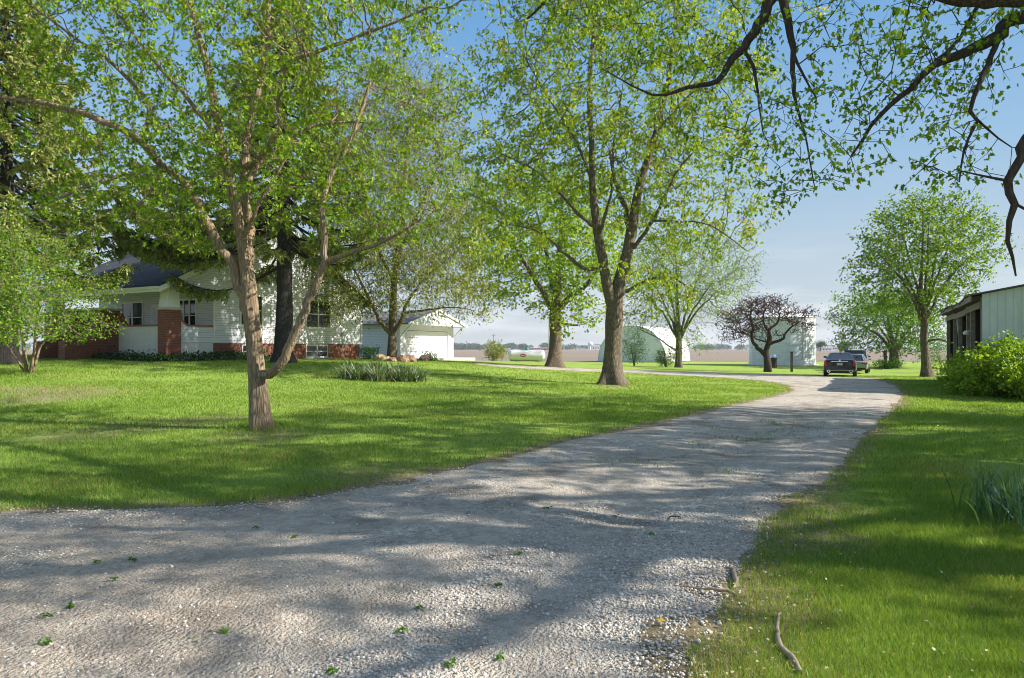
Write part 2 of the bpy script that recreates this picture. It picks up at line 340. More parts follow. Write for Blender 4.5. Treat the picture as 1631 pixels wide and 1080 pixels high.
# ------------------------------------------------------------------ terrain
CTRL = np.array([(-15, 30, 1.36), (-12.5, 36, 1.2), (-9.3, 42, 1.07), (-10.4, 31, .98), (-6.6, 38, .85), (-8, 48.6, .93), (-4.4, 52, .9), (-2, 48, .75),
 (1.2, 57, .42), (2.7, 44, .33), (4, 27, .2), (-15.6, 22, .83), (-4.5, 12, .16), (-5, 18, .36), (-4.7, 25, .42), (-10, 12, .25), (-10, 17, .45), (-25, 30, 1.2), (-25, 15, .5), (-20, 22, .9),
 (-40, 40, 1), (-20, 45, 1.2), (-20, 38, 1.4), (-30, 20, .7), (0, 3, 0), (0, 0, 0), (-5, 6, 0), (-10, 5, 0), (5, 10, 0), (2, 12, .05), (8, 15, 0), (10, 20, 0), (14, 25, 0), (17, 32, 0), (19.8, 41, -.08), (25, 50, -.18), (28, 57, -.28),
 (15, 60, 0), (5, 75, 0), (-10, 80, .1), (-30, 80, .3), (0, 65, .2), (10, 45, .1), (30, 30, 0), (30, 10, 0), (10, 5, 0), (5, 0, 0), (-20, 5, 0), (-20, 60, .9), (-8, 60, .7), (10, 35, .1), (30, 72, 0), (45, 50, 0), (40, 85, 0), (0, 90, 0), (18, 50, -.05)], float)
def H(x, y):
    x = np.atleast_1d(np.asarray(x, float)); y = np.atleast_1d(np.asarray(y, float)); num = np.zeros_like(x); den = np.full_like(x, 2e-3)
    for cx, cy, cz in CTRL:
        w_ = np.exp(-((x-cx)**2+(y-cy)**2)/(2*5.5**2)); num += w_*cz; den += w_
    return num/den
def h1(x, y): return float(H(x, y)[0])
def P(px, py, d): return np.array([(px-CX)/F*d, d, CH+(HY-py)/F*d])
def atg(px, py):
    """ground point seen at a photo pixel"""
    k = (py-HY)/F; d = np.linspace(2, 140, 4000); z = CH-k*d; g = H((px-CX)/F*d, d); i = int(np.argmax(z <= g)); 
    return np.array([(px-CX)/F*d[i], d[i]])
def gp(px, d): x = (px-CX)/F*d; return (x, d, h1(x, d))

edge_l = [(0, 815), (120, 812), (250, 809), (350, 806), (430, 800), (500, 791), (600, 771), (700, 750), (800, 730), (900, 702), (1000, 684), (1100, 660), (1180, 642), (1235, 630), (1262, 622), (1252, 613), (1215, 607), (1150, 601.5), (1080, 598), (1000, 594), (900, 590), (820, 586.5), (765, 582)]
edge_u = [(735, 575.5), (800, 581), (900, 585.5), (1000, 589), (1100, 592), (1200, 595.5), (1300, 598), (1330, 601), (1400, 603)]
edge_r = [(1425, 612), (1442, 626), (1438, 640), (1425, 655), (1400, 680), (1372, 705), (1345, 735), (1330, 765), (1300, 785), (1250, 806), (1225, 835), (1215, 870), (1185, 910), (1165, 950), (1135, 1010), (1120, 1080)]
gl = [atg(*p) for p in edge_l]; gu = [atg(*p) for p in edge_u]; grr = [atg(*p) for p in edge_r]
poly = [np.array((-30., gl[0][1]+1.2)), np.array((-12., gl[0][1]+.35))]+gl+gu+grr+[np.array((.9, 0.)), np.array((1.5, -9.)), np.array((-30., -9.))]
def densify(pts, step, amp, seed, closed=True):
    r = np.random.RandomState(seed); out = []
    n = len(pts)
    for i in range(n if closed else n-1):
        a, b = pts[i], pts[(i+1) % n]; ln = np.linalg.norm(b-a); dd = min(max(step, .018*min(a[1], b[1])), 1.5) if a[1] > 0 else 1.
        k = max(1, int(ln/dd)); nrm = np.array([-(b-a)[1], (b-a)[0]])/(ln+1e-9)
        for j in range(k):
            p = a+(b-a)*j/k; s_ = p[0]*1.9+p[1]*2.3
            off = amp*(.5*math.sin(s_*2.1)+.3*math.sin(s_*5.3+1)+.5*r.uniform(-1, 1))
            out.append(p+nrm*off)
    return out
polyd = np.array(densify(poly, .12, .07, 3))
def sdf(x, y):
    """signed distance to the driveway outline, negative inside"""
    x = np.asarray(x, float); y = np.asarray(y, float); D = np.full(x.shape, 1e9); ins = np.zeros(x.shape, bool); Q = np.array(poly); n = len(Q)
    for i in range(n):
        a, b = Q[i], Q[(i+1) % n]; ab = b-a; tt = np.clip(((x-a[0])*ab[0]+(y-a[1])*ab[1])/(ab@ab), 0, 1)
        D = np.minimum(D, np.hypot(x-a[0]-tt*ab[0], y-a[1]-tt*ab[1]))
        c = (a[1] > y) != (b[1] > y)
        with np.errstate(divide='ignore', invalid='ignore'): xi = a[0]+(y-a[1])/(ab[1] if ab[1] else 1e-9)*ab[0]
        ins ^= c & (x < xi)
    return np.where(ins, -D, D)
def snoise(x, y, sc, seed):
    r = np.random.RandomState(seed); v = np.zeros_like(x)
    for k in range(7):
        a = r.uniform(0, 6.28); f = sc*r.uniform(.6, 1.8); v += np.sin((x*math.cos(a)+y*math.sin(a))*f+r.uniform(0, 6.28)+1.5*np.sin((x*math.sin(a)-y*math.cos(a))*f*.7+r.uniform(0, 6)))
    return v/4

def grid_mesh(name, xs, ys, zf, mat):
    X, Y = np.meshgrid(xs, ys); Z = zf(X.ravel(), Y.ravel()); V = np.stack([X.ravel(), Y.ravel(), Z], 1)
    nx, ny = len(xs), len(ys); i = np.arange(nx-1)[None, :]+nx*np.arange(ny-1)[:, None]; i = i.ravel()
    return npmesh(name, V, [np.stack([i, i+1, i+1+nx, i+nx], 1)], mat, smooth=True)
def lawn_z(x, y):
    s_ = sdf(x, y); z = H(x, y)+.012*snoise(x, y, 2.0, 5)
    return z-.09*np.clip((-s_-.3)/.4, 0, 1)
xs = np.concatenate([np.arange(-70, -20, 2), np.arange(-20, 22, .33), np.arange(22, 71, 1.5)])
ys = np.concatenate([np.arange(-14, 2, 1.5), np.arange(2, 20, .25), np.arange(20, 50, .6), np.arange(50, 85, 1.4), [85]])
lawn = grid_mesh('lawn', xs, ys, lawn_z, M['turf']); tag(lawn, kind='structure')
WORN = [(atg(50, 628), 1.6, .8), (atg(150, 690), .9, .5), (atg(330, 668), .8, .5), (atg(420, 695), .7, .6), (atg(1330, 860), .35, .7), (atg(1250, 960), .3, .6), (atg(1350, 815), .25, .5), (atg(975, 616), .9, .5), (atg(560, 750), .6, .4), (atg(460, 640), .9, .35)]
def worn(x, y):
    s_ = sdf(x, y); v = np.exp(-np.clip(s_, 0, 9)/.28)*.8
    for (cx_, cy_), r_, a_ in WORN: v += a_*np.exp(-((x-cx_)**2+((y-cy_)/1.2)**2)/(2*r_**2))
    return np.clip(v, 0, 1)
co = np.empty(len(lawn.data.vertices)*3, np.float32); lawn.data.vertices.foreach_get('co', co); co = co.reshape(-1, 3)
at_ = lawn.data.attributes.new('worn', 'FLOAT', 'POINT'); at_.data.foreach_set('value', worn(co[:, 0], co[:, 1]).astype(np.float32))
# driveway (drawn after the lawn)
rs = np.random.RandomState(8); pin = []
for (n, y0, y1, x0, x1, md) in ((5200, -2, 12, -14, 6, .08), (2600, 9, 30, -4, 20, .2), (1200, 28, 62, -8, 30, .4), (400, -9, 0, -30, 2, .5), (300, -9, 9, -30, -12, .5)):
    q = np.stack([rs.uniform(x0, x1, n*3), rs.uniform(y0, y1, n*3)], 1); q = q[sdf(q[:, 0], q[:, 1]) < -md][:n]; pin.append(q)
pin = np.concatenate(pin); allp = [Vector(p) for p in polyd]+[Vector(p) for p in pin]; nb = len(polyd)
vv, _, ff, *_ = delaunay_2d_cdt(allp, [(i, (i+1) % nb) for i in range(nb)], [list(range(nb))], 1, 1e-5)
vx = np.array([v[:] for v in vv])
TRK = [[(820, 1075), (880, 930), (980, 830), (1110, 745), (1250, 680), (1330, 630)], [(420, 1075), (640, 920), (800, 840), (960, 765), (1130, 700), (1260, 650)], [(0, 965), (300, 890), (560, 845), (800, 785), (980, 725)], [(0, 860), (300, 838), (520, 812), (720, 775)]]
TRK = [np.array([atg(*p) for p in l_]) for l_ in TRK]
def track(x, y):
    D_ = np.full(np.shape(x), 1e9)
    for l_ in TRK:
        for a, b in zip(l_[:-1], l_[1:]):
            ab = b-a; tt = np.clip(((x-a[0])*ab[0]+(y-a[1])*ab[1])/(ab@ab), 0, 1); D_ = np.minimum(D_, np.hypot(x-a[0]-tt*ab[0], y-a[1]-tt*ab[1]))
    return np.exp(-(D_/.34)**2)
def drive_z(x, y):
    d_ = sdf(x, y); s_ = np.clip(-d_/.4, 0, 1); return H(x, y)+.02-.055*np.clip((d_+.16)/.28, 0, 1)+.012*snoise(x, y, 5, 19)*(1-s_)+s_*(.028*snoise(x, y, 1.4, 9)*np.clip(14/(np.abs(y)+4), 0, 1)-.005-.02*track(x, y))
V = np.column_stack([vx, drive_z(vx[:, 0], vx[:, 1])]); tris = np.array([f for f in ff if len(f) == 3])
drive = npmesh('gravel_driveway', V, [tris], M['gravel'], smooth=True); tag(drive, kind='structure')
at_ = drive.data.attributes.new('soil', 'FLOAT', 'POINT'); at_.data.foreach_set('value', np.clip(np.exp(-((V[:, 0]+3.2)**2/7+(V[:, 1]-4.2)**2/3.5))+.8*np.exp(-np.clip(-sdf(V[:, 0], V[:, 1]), 0, 9)/.45), 0, 1).astype(np.float32))
at_ = drive.data.attributes.new('track', 'FLOAT', 'POINT'); at_.data.foreach_set('value', track(V[:, 0], V[:, 1]).astype(np.float32))
# field
xs = np.concatenate([-np.geomspace(80, 4500, 26)[::-1], np.arange(-70, 71, 10), np.geomspace(80, 4500, 26)]); ys = np.concatenate([[-60, -30, 0, 40, 70], np.geomspace(80, 6500, 60)])
field = grid_mesh('field', xs, ys, lambda x, y: -.12+np.where(y > 84, .10, -.8), M['soil']); tag(field, kind='structure')

# ------------------------------------------------------------------ tree machinery
def colonize(pos, par, A, step, infl, kill, rng, maxit=140, trop=0.0, wob=.25, maxn=16000):
    pos = [np.array(p) for p in pos]; par = list(par); A = A.copy()
    Pn = np.array(pos); near = np.zeros(len(A), int); dist = np.full(len(A), 1e9)
    def upd(start):
        nonlocal near, dist
        new = Pn[start:]
        for c in range(0, len(new), 400):
            blk = new[c:c+400]; d = ((A[:, None, :]-blk[None])**2).sum(2); j = d.argmin(1); dm = np.sqrt(d[np.arange(len(A)), j]); b = dm < dist
            near[b] = j[b]+start+c; dist[b] = dm[b]
    upd(0); nch = {}
    for it in range(maxit):
        keep = dist > kill; A = A[keep]; near = near[keep]; dist = dist[keep]
        act = dist < infl
        if not act.any() or len(pos) > maxn: break
        d = A[act]-Pn[near[act]]; d /= np.linalg.norm(d, axis=1)[:, None]
        u, inv = np.unique(near[act], return_inverse=True); s_ = np.zeros((len(u), 3)); np.add.at(s_, inv, d)
        s_ /= np.linalg.norm(s_, axis=1)[:, None]+1e-6; s_ += rng.normal(0, wob, s_.shape); s_[:, 2] += trop; s_ /= np.linalg.norm(s_, axis=1)[:, None]
        start = len(pos); dead = []
        for k, n_ in enumerate(u):
            c = nch.get(n_, 0)
            if c >= 4: dead.append(n_); continue
            nch[n_] = c+1; pos.append(Pn[n_]+s_[k]*step); par.append(int(n_))
        if dead:
            m_ = ~np.isin(near, dead) | ~(dist < infl); A = A[m_]; near = near[m_]; dist = dist[m_]
        if len(pos) == start: break
        Pn = np.array(pos); upd(start)
    return Pn, np.array(par)
def radii(par, tip, expo=2.35):
    n = len(par); acc = np.zeros(n); cnt = np.zeros(n, int); r = np.zeros(n)
    for i in range(n-1, -1, -1):
        r[i] = tip if acc[i] == 0 else acc[i]**(1/expo)
        if par[i] >= 0: acc[par[i]] += r[i]**expo; cnt[par[i]] += 1
    return r, cnt
def frames(d):
    d = d/(np.linalg.norm(d, axis=1)[:, None]+1e-9); ref = np.where(np.abs(d[:, 2:3]) < .9, np.array([[0, 0, 1.]]), np.array([[1., 0, 0]]))
    p = np.cross(d, ref); p /= np.linalg.norm(p, axis=1)[:, None]+1e-9; return p, np.cross(p, d)
def seg_tubes(A, B, ra, rb, sides):
    """straight tapered pieces from A to B"""
    n = len(A); p, q = frames(B-A); t = np.arange(sides)*2*np.pi/sides; c, s_ = np.cos(t), np.sin(t)
    ring = p[:, None]*c[None, :, None]+q[:, None]*s_[None, :, None]
    V = np.concatenate([A[:, None]+ring*ra[:, None, None], B[:, None]+ring*rb[:, None, None]], 1).reshape(-1, 3)
    k = np.arange(sides); b = (np.arange(n)*2*sides)[:, None]
    Fq = np.stack([b+k, b+(k+1) % sides, b+sides+(k+1) % sides, b+sides+k], 2).reshape(-1, 4)
    return V, Fq
def spline(pts, step):
    pts = [np.array(p, float) for p in pts]; out = []
    for i in range(len(pts)-1):
        p0 = pts[max(i-1, 0)]; p1 = pts[i]; p2 = pts[i+1]; p3 = pts[min(i+2, len(pts)-1)]
        n = max(1, int(round(np.linalg.norm((p2-p1)[:3])/step)))
        for k in range(n):
            t = k/n; out.append(.5*((2*p1)+(-p0+p2)*t+(2*p0-5*p1+4*p2-p3)*t*t+(-p0+3*p1-3*p2+p3)*t**3))
    out.append(pts[-1]); return np.array(out)
def limb_tube(C, sides, flare, rng, lumps=.06):
    """C (n,4) centre+radius: continuous tube"""
    X = C[:, :3]; r = C[:, 3]; d = np.gradient(X, axis=0); d /= np.linalg.norm(d, axis=1)[:, None]+1e-9
    p = np.zeros_like(X); v = np.cross(d[0], [0, 1, 0.1]); 
    if np.linalg.norm(v) < .2: v = np.cross(d[0], [1, 0, 0])
    for i in range(len(X)):
        v = v-d[i]*(v@d[i]); v /= np.linalg.norm(v); p[i] = v
    q = np.cross(p, d); th = np.arange(sides)*2*np.pi/sides; V = []
    ph = rng.uniform(0, 6.28, 6); hh = np.cumsum(np.concatenate([[0], np.linalg.norm(np.diff(X, axis=0), axis=1)]))
    for i in range(len(X)):
        lum = 1+lumps*(np.sin(3*th+ph[0]+hh[i]*1.3)+.7*np.sin(5*th+ph[1]-hh[i]*2.1)+.5*np.sin(2*th+ph[2]+hh[i]*3.3))
        if flare: lum = lum*(1+flare*np.exp(-max(0, hh[i]-.25)/.38)*(1+.55*np.sin(4*th+ph[3])+.3*np.sin(7*th+ph[4])))
        V.append(X[i]+(p[i]*np.cos(th)[:, None]+q[i]*np.sin(th)[:, None])*(r[i]*lum)[:, None])
    V = np.concatenate(V); n = len(X); k = np.arange(sides); b = (np.arange(n-1)*sides)[:, None]
    Fq = np.stack([b+k, b+(k+1) % sides, b+sides+(k+1) % sides, b+sides+k], 2).reshape(-1, 4)
    return V, Fq
SHAPES = {
 'rhomb': ([(0, 0, 0), (.5, -.36, .10), (1, 0, -.05), (.5, .36, .10)], [(0, 1, 2, 3)]),
 'narrow': ([(0, 0, 0), (.45, -.17, .04), (1, 0, -.1), (.45, .17, .04)], [(0, 1, 2, 3)]),
 'maple': ([(0, 0, 0), (1, 0, -.28), (.06, .34, .20), (.40, .20, .05), (.50, .42, .22), (.72, .16, -.06), (.06, -.34, .20), (.40, -.20, .05), (.50, -.42, .22), (.72, -.16, -.06)],
           [(0, 3, 2), (0, 1, 5), (0, 5, 3), (3, 5, 4), (0, 6, 7), (0, 9, 1), (0, 7, 9), (7, 8, 9)]),
 'needle': ([(0, -.10, 0), (1, -.03, -.05), (1, .03, -.05), (0, .10, 0)], [(0, 1, 2, 3)]),
}
def leaves(name, Ps, size, tip, mat, parent, shape, rng, rnd=None, upbias=.6):
    n = len(Ps); t = tip/(np.linalg.norm(tip, axis=1)[:, None]+1e-9)
    up = rng.normal(0, 1, (n, 3)); up[:, 2] += upbias*2; s_ = np.cross(t, up); s_ /= np.linalg.norm(s_, axis=1)[:, None]+1e-9; nn = np.cross(s_, t)
    vs, fs = SHAPES[shape]; vs = np.array(vs); k = len(vs)
    V = (Ps[:, None]+(t[:, None]*vs[None, :, :1]+s_[:, None]*vs[None, :, 1:2]+nn[:, None]*vs[None, :, 2:3])*size[:, None, None]).reshape(-1, 3)
    fl = np.array(fs); Fx = ((np.arange(n)*k)[:, None, None]+fl[None]).reshape(-1, fl.shape[1])
    if rnd is None: rnd = np.clip(rng.beta(2, 2, n), 0, 1)
    return npmesh(name, V, [Fx], mat, parent, frnd=np.repeat(rnd, len(fs)))
def cloud(ells, n, rng, clump=.55, per=14, shell=.35):
    """clumped points in ellipsoids (centre, radii, weight)"""
    wt = np.array([e[2]*e[1][0]*e[1][1]*e[1][2] for e in ells]); wt /= wt.sum(); out = []
    for e, w_ in zip(ells, wt):
        m = max(2, int(n*w_/per)); d = rng.normal(0, 1, (m, 3)); d /= np.linalg.norm(d, axis=1)[:, None]; r = rng.uniform(0, 1, m)**(1/3*(1-shell))
        c = np.array(e[0])+d*r[:, None]*np.array(e[1]); sz = rng.uniform(.6, 1.3, m)*clump
        out.append((c[:, None]+rng.normal(0, 1, (m, per, 3))*sz[:, None, None]*np.array([1, 1, .6])).reshape(-1, 3))
    return np.concatenate(out)
def tree(name, label, cat, base, limbs, ells, n_attr, step, leafmat_, barkmat, seed, leaf=.08, per_tip=6, shape='rhomb', tip_r=.007, flare=.35, spread=.16, infl=3.0, kill=None,
         group=None, per=14, sides=14, leaf_r=None, twig_len=None, droop=.5, wob=.25, trop=0., minz=None, twigs=1, clump=.55, rndshift=0., rs_=1., keep=None, expo=2.35, bare=None, maxn=16000):
    """limbs: list of polylines of (x,y,z,r) world points; the first is the trunk"""
    rng = np.random.RandomState(seed); root = empty(name, base, 0, label, cat, group); B = np.array(base)
    seeds = []; par = []; srad = []; TV = []; TF = []; off = 0
    for li, lm in enumerate(limbs):
        C = spline(lm, step*.8 if li else min(step, .3)); C[1:-1, :3] += rng.normal(0, 1, (len(C)-2, 3))*np.minimum(C[1:-1, 3:4]*.22, .03)*(.12 if li == 0 else 1 if C[0, 3] < .3 else .3); C[:, 3] = np.maximum(C[:, 3]*rs_, tip_r)
        if li == 0: C = np.vstack([[C[0, 0], C[0, 1], C[0, 2]-.25, C[0, 3]*1.05], C])
        v, f = limb_tube(C, sides if C[:, 3].max() > .06 else 8, flare if li == 0 else 0, rng, .05 if li else .05)
        TV.append(v-B); TF.append(f+off); off += len(v)
        if li == 0: st = 0; p = -1
        else:
            S_ = np.array(seeds); p = int(((S_-C[0, :3])**2).sum(1).argmin())
        for c in C[(1 if li == 0 else 0):]:
            seeds.append(c[:3]); par.append(p); p = len(seeds)-1; srad.append(c[3])
    ns = len(seeds); A = cloud(ells, n_attr, rng, clump, per)
    if minz is not None: A = A[A[:, 2] > minz]
    if keep is not None: A = A[keep(A)]
    Pn, pr = colonize(seeds, par, A, step, infl, kill or step*1.35, rng, wob=wob, trop=trop, maxn=maxn)
    r, cnt = radii(pr, tip_r, expo); r[:ns] = np.maximum(np.minimum(r[:ns], np.array(srad)*.9), 0)
    idx = np.arange(ns, len(Pn)); 
    if len(idx):
        # child radius never above its parent's
        for i in idx:
            if r[i] > r[pr[i]]*.85 and pr[i] < ns: r[i] = max(tip_r, r[pr[i]]*.7)
            elif r[i] > r[pr[i]]: r[i] = r[pr[i]]
        A0 = Pn[pr[idx]]; B0 = Pn[idx]; rb = r[idx]; ra = np.where(pr[idx] < ns, rb*1.15, np.minimum(r[pr[idx]], rb*1.6))
        for lo, hi, sd_ in ((.03, 9, 8), (.012, .03, 5), (0, .012, 3)):
            m = (rb >= lo) & (rb < hi)
            if m.any():
                v, f = seg_tubes(A0[m]-B, B0[m]-B, ra[m], rb[m], sd_); TV.append(v); TF.append(f+off); off += len(v)
    thr = leaf_r or tip_r*2.2
    tips = idx[(r[idx] <= thr)] if len(idx) else np.array([], int)
    tdir = Pn[tips]-Pn[pr[tips]] if len(tips) else np.zeros((0, 3))
    if twigs and len(tips):   # short side twigs
        k = twigs; base_ = np.repeat(Pn[tips], k, 0); dd = np.repeat(tdir, k, 0)/step+rng.normal(0, .55, (len(base_), 3)); dd[:, 2] -= .15*droop
        ln = rng.uniform(.5, 1.1, len(base_))*(twig_len or spread*1.5); end = base_+dd/np.linalg.norm(dd, axis=1)[:, None]*ln[:, None]
        v, f = seg_tubes(base_-B, end-B, np.full(len(base_), tip_r*.7), np.full(len(base_), tip_r*.35), 3); TV.append(v); TF.append(f+off); off += len(v)
        src = np.concatenate([Pn[tips], end]); sdir = np.concatenate([tdir/step, dd])
    else: src = Pn[tips]; sdir = tdir/step
    npmesh('trunk', np.concatenate(TV), [np.concatenate(TF)], barkmat, root, smooth=True)
    if per_tip > 0 and len(src):
        m = per_tip/(1+twigs); cntl = rng.poisson(m, len(src))
        if bare is not None: cntl = np.where(bare(src), 0, cntl)
        Q = np.repeat(src, cntl, 0); dd = np.repeat(sdir, cntl, 0); n = len(Q); cl = np.repeat(rng.normal(0, .12, len(src))+.16*np.sin(src[:, 0]*1.7/step*.3+src[:, 2]*2.1/step*.3)*np.sin(src[:, 1]*1.3/step*.3+1), cntl)
        Q = Q+rng.normal(0, 1, (n, 3))*spread*np.array([1, 1, .8]); td = dd*.4+rng.normal(0, .6, (n, 3))+np.repeat(rng.normal(0, .6, (len(src), 3)), cntl, 0); td[:, 2] -= droop
        leaves('crown', Q-B, leaf*rng.uniform(.6, 1.25, n), td, leafmat_, root, shape, rng, np.clip(rng.beta(2.2, 2.2, n)*.8+.1+cl+rndshift, 0, 1))
    return root
def E(px, py, d, rx, ry, rd, wt=1.):
    """crown lobe whose middle stands d metres away"""
    c = P(px, py, d); return (c, (rx*d/F, rd, ry*d/F), wt)
def LB(pts):
    """limb from (px,py,depth,radius m)"""
    return [tuple(P(a, b, d))+(r,) for a, b, d, r in pts]

# ------------------------------------------------------------------ trees
def gbase(px, d): return np.array(gp(px, d))
b = gbase(418, 12.2)
D = 12.2
limbs = [LB([(418, 690, D, .205), (412, 620, D, .175), (404, 540, D, .158), (397, 470, D, .152), (392, 425, D, .135), (383, 370, D, .11), (370, 300, D-.1, .10), (352, 225, D-.2, .085), (335, 130, D-.3, .07), (312, 40, D-.3, .055), (290, -70, D-.4, .035), (270, -170, D-.4, .02)]),
 LB([(404, 520, D, .12), (372, 430, D, .10), (335, 365, D-.2, .09), (300, 300, D-.3, .085), (262, 265, D-.5, .075), (225, 225, D-.8, .07), (160, 190, D-1.0, .055), (70, 165, D-1.2, .04), (-30, 150, D-1.5, .025)]),
 LB([(392, 430, D, .12), (396, 350, D+.2, .10), (388, 270, D+.3, .09), (400, 190, D+.3, .07), (425, 90, D+.4, .055), (430, -20, D+.5, .04), (450, -120, D+.5, .02)]),
 LB([(412, 600, D, .10), (440, 590, D-.2, .095), (470, 530, D-.3, .085), (500, 460, D-.4, .075), (518, 418, D-.4, .07), (514, 350, D-.4, .055), (522, 290, D-.3, .05), (560, 220, D-.2, .04), (590, 130, D, .03)]),
 LB([(518, 418, D-.4, .05), (560, 402, D-.6, .04), (610, 385, D-.8, .03), (670, 350, D-1, .02)]),
 LB([(393, 265, D+.2, .07), (440, 215, D, .06), (452, 110, D-.2, .05), (500, 85, D-.3, .04), (580, 55, D-.4, .03), (690, 10, D-.5, .02)]),
 LB([(395, 290, D+.1, .06), (430, 245, D+.4, .045), (500, 200, D+.6, .035), (590, 195, D+.8, .02)]),
 LB([(262, 265, D-.5, .05), (210, 275, D-.9, .04), (130, 300, D-1.2, .03), (40, 340, D-1.5, .018)]),
 LB([(225, 225, D-.8, .05), (235, 165, D-.6, .04), (190, 110, D-.8, .035), (120, 60, D-1, .025), (50, 10, D-1.2, .015)]),
 LB([(352, 225, D-.2, .05), (300, 160, D-.4, .04), (240, 90, D-.5, .03), (180, 10, D-.7, .02)]),
 LB([(262, 262, D-.5, .04), (235, 310, D-.7, .03), (200, 350, D-.8, .022), (165, 375, D-1, .012)]),
 LB([(385, 390, D, .05), (410, 330, D-.4, .04), (440, 280, D-.5, .03), (470, 220, D-.6, .02)])]
tree('maple_tree', 'young maple with forked pale tan trunk and low right limb, nearest on the left lawn', 'tree', b, limbs,
 [E(320, 120, 12, 260, 190, 2.6, 1.1), E(80, 110, 11, 170, 110, 2.2, .6), E(580, 130, 12.2, 150, 190, 2.0, 1.0), E(580, 330, 11.8, 120, 120, 1.5, .8), E(380, -160, 12, 340, 140, 3, .9), E(150, 290, 11, 150, 80, 1.6, .6), E(660, 60, 12, 110, 120, 1.5, .8), E(420, 270, 12, 170, 120, 1.8, .7), E(215, 355, 11.4, 95, 55, 1.3, 1.3)],
 6400, .19, M['leafA'], M['bark1'], 11, leaf=.071, per_tip=9, rs_=.88, shape='maple', tip_r=.0055, spread=.06, maxn=26000, per=26, twigs=2, twig_len=.15, infl=2.0, flare=.28, sides=20, clump=.42, leaf_r=.009, minz=CH+1.2)

D = 27.5; b = gbase(975, D)
limbs = [LB([(975, 613, D, .56), (975, 580, D, .47), (978, 530, D, .44), (980, 480, D, .42), (984, 462, D, .36), (995, 420, D, .30), (1003, 380, D, .28), (1012, 330, D, .24), (1022, 285, D, .20), (1045, 210, D, .15), (1062, 140, D+.3, .11), (1075, 50, D+.4, .07), (1080, -60, D+.4, .03)]),
 LB([(977, 500, D, .30), (966, 450, D-.2, .27), (958, 400, D-.2, .24), (950, 360, D-.2, .22), (944, 300, D-.2, .17), (943, 230, D-.2, .14), (938, 150, D-.2, .12), (945, 60, D-.2, .09), (960, -60, D, .04)]),
 LB([(1003, 385, D, .16), (996, 330, D+.3, .13), (985, 305, D+.4, .11), (975, 250, D+.5, .07), (990, 150, D+.5, .05)]),
 LB([(950, 362, D-.2, .11), (925, 345, D-.8, .09), (890, 305, D-1.2, .07), (850, 270, D-2, .05), (800, 245, D-2.5, .03)]),
 LB([(953, 380, D-.2, .09), (965, 340, D-1, .08), (975, 300, D-1, .06), (972, 240, D-1, .05)]),
 LB([(952, 430, D-.1, .11), (925, 425, D-.5, .10), (895, 400, D-.9, .07), (860, 370, D-1.4, .05), (800, 355, D-2, .03)]),
 LB([(1010, 395, D, .10), (1040, 350, D-.8, .09), (1060, 310, D-1.2, .075), (1080, 270, D-1.5, .05), (1120, 225, D-2, .03)]),
 LB([(1040, 352, D-.8, .06), (1080, 353, D-1.3, .05), (1130, 358, D-1.8, .035), (1190, 400, D-2.2, .02)]),
 LB([(998, 465, D, .09), (1030, 448, D-1, .07), (1065, 440, D-1.6, .05), (1100, 460, D-2, .03)]),
 LB([(944, 290, D-.2, .09), (915, 220, D-.5, .07), (870, 150, D-1, .05), (830, 80, D-1.2, .03)]),
 LB([(1045, 210, D, .09), (1090, 160, D, .07), (1140, 110, D, .05), (1180, 50, D, .03)])]
tree('maple_tree', 'tall spreading maple with thick trunk forked low, beside the gravel drive at centre', 'tree', b, limbs,
 [E(960, 150, D, 180, 190, 4.5, 1.1), E(1090, 250, D-.5, 110, 130, 3.5, 1.0), E(840, 240, D-1, 105, 130, 3, 1.0), E(960, -120, D, 230, 140, 4.5, .9), E(1130, 350, D-1.5, 80, 70, 2.2, 1.1), E(1060, 440, D-1.8, 70, 50, 1.6, .8), E(830, 390, D-1.5, 65, 55, 2, .6), E(1130, 110, D, 110, 120, 3.5, .9)],
 6400, .36, M['leafB'], M['bark2'], 22, leaf=.125, per_tip=12, shape='maple', tip_r=.011, spread=.12, rs_=.78, per=22, maxn=26000, infl=4, flare=.6, sides=24, clump=.75, leaf_r=.02)

D = 44; b = gbase(883, D)
limbs = [LB([(883, 588, D, .60), (884, 560, D, .42), (885, 520, D, .38), (885, 490, D, .36), (888, 460, D, .25), (890, 410, D, .18), (895, 350, D, .12), (895, 290, D, .05)]),
 LB([(884, 500, D, .24), (868, 470, D-.5, .2), (850, 440, D-1, .15), (825, 400, D-1.5, .10), (800, 360, D-2, .05)]),
 LB([(886, 495, D, .22), (905, 476, D-.5, .18), (930, 458, D-1, .14), (950, 430, D-1.4, .10), (965, 390, D-1.6, .05)]),
 LB([(888, 515, D, .10), (905, 517, D-1, .08), (920, 518, D-1.5, .05)]),
 LB([(884, 480, D, .15), (874, 420, D, .12), (862, 370, D, .08), (850, 310, D, .05)])]
tree('maple_tree', 'mid-size maple behind the white gas tank, its crown touching the tall central maple', 'tree', b, limbs,
 [E(865, 370, D, 110, 100, 4.5, 1), E(790, 410, D-1, 55, 65, 3, 1), E(940, 450, D-1.5, 38, 50, 2.5, .9), E(850, 470, D-1, 85, 25, 3, .4), E(925, 505, D-1.5, 26, 18, 1.1, 1.), E(780, 350, D, 60, 60, 3, .8)],
 4600, .5, M['leafA'], M['bark2'], 33, leaf=.20, per_tip=15, tip_r=.013, spread=.19, per=22, infl=5, flare=.45, sides=16, clump=.85, leaf_r=.03, rndshift=.1)

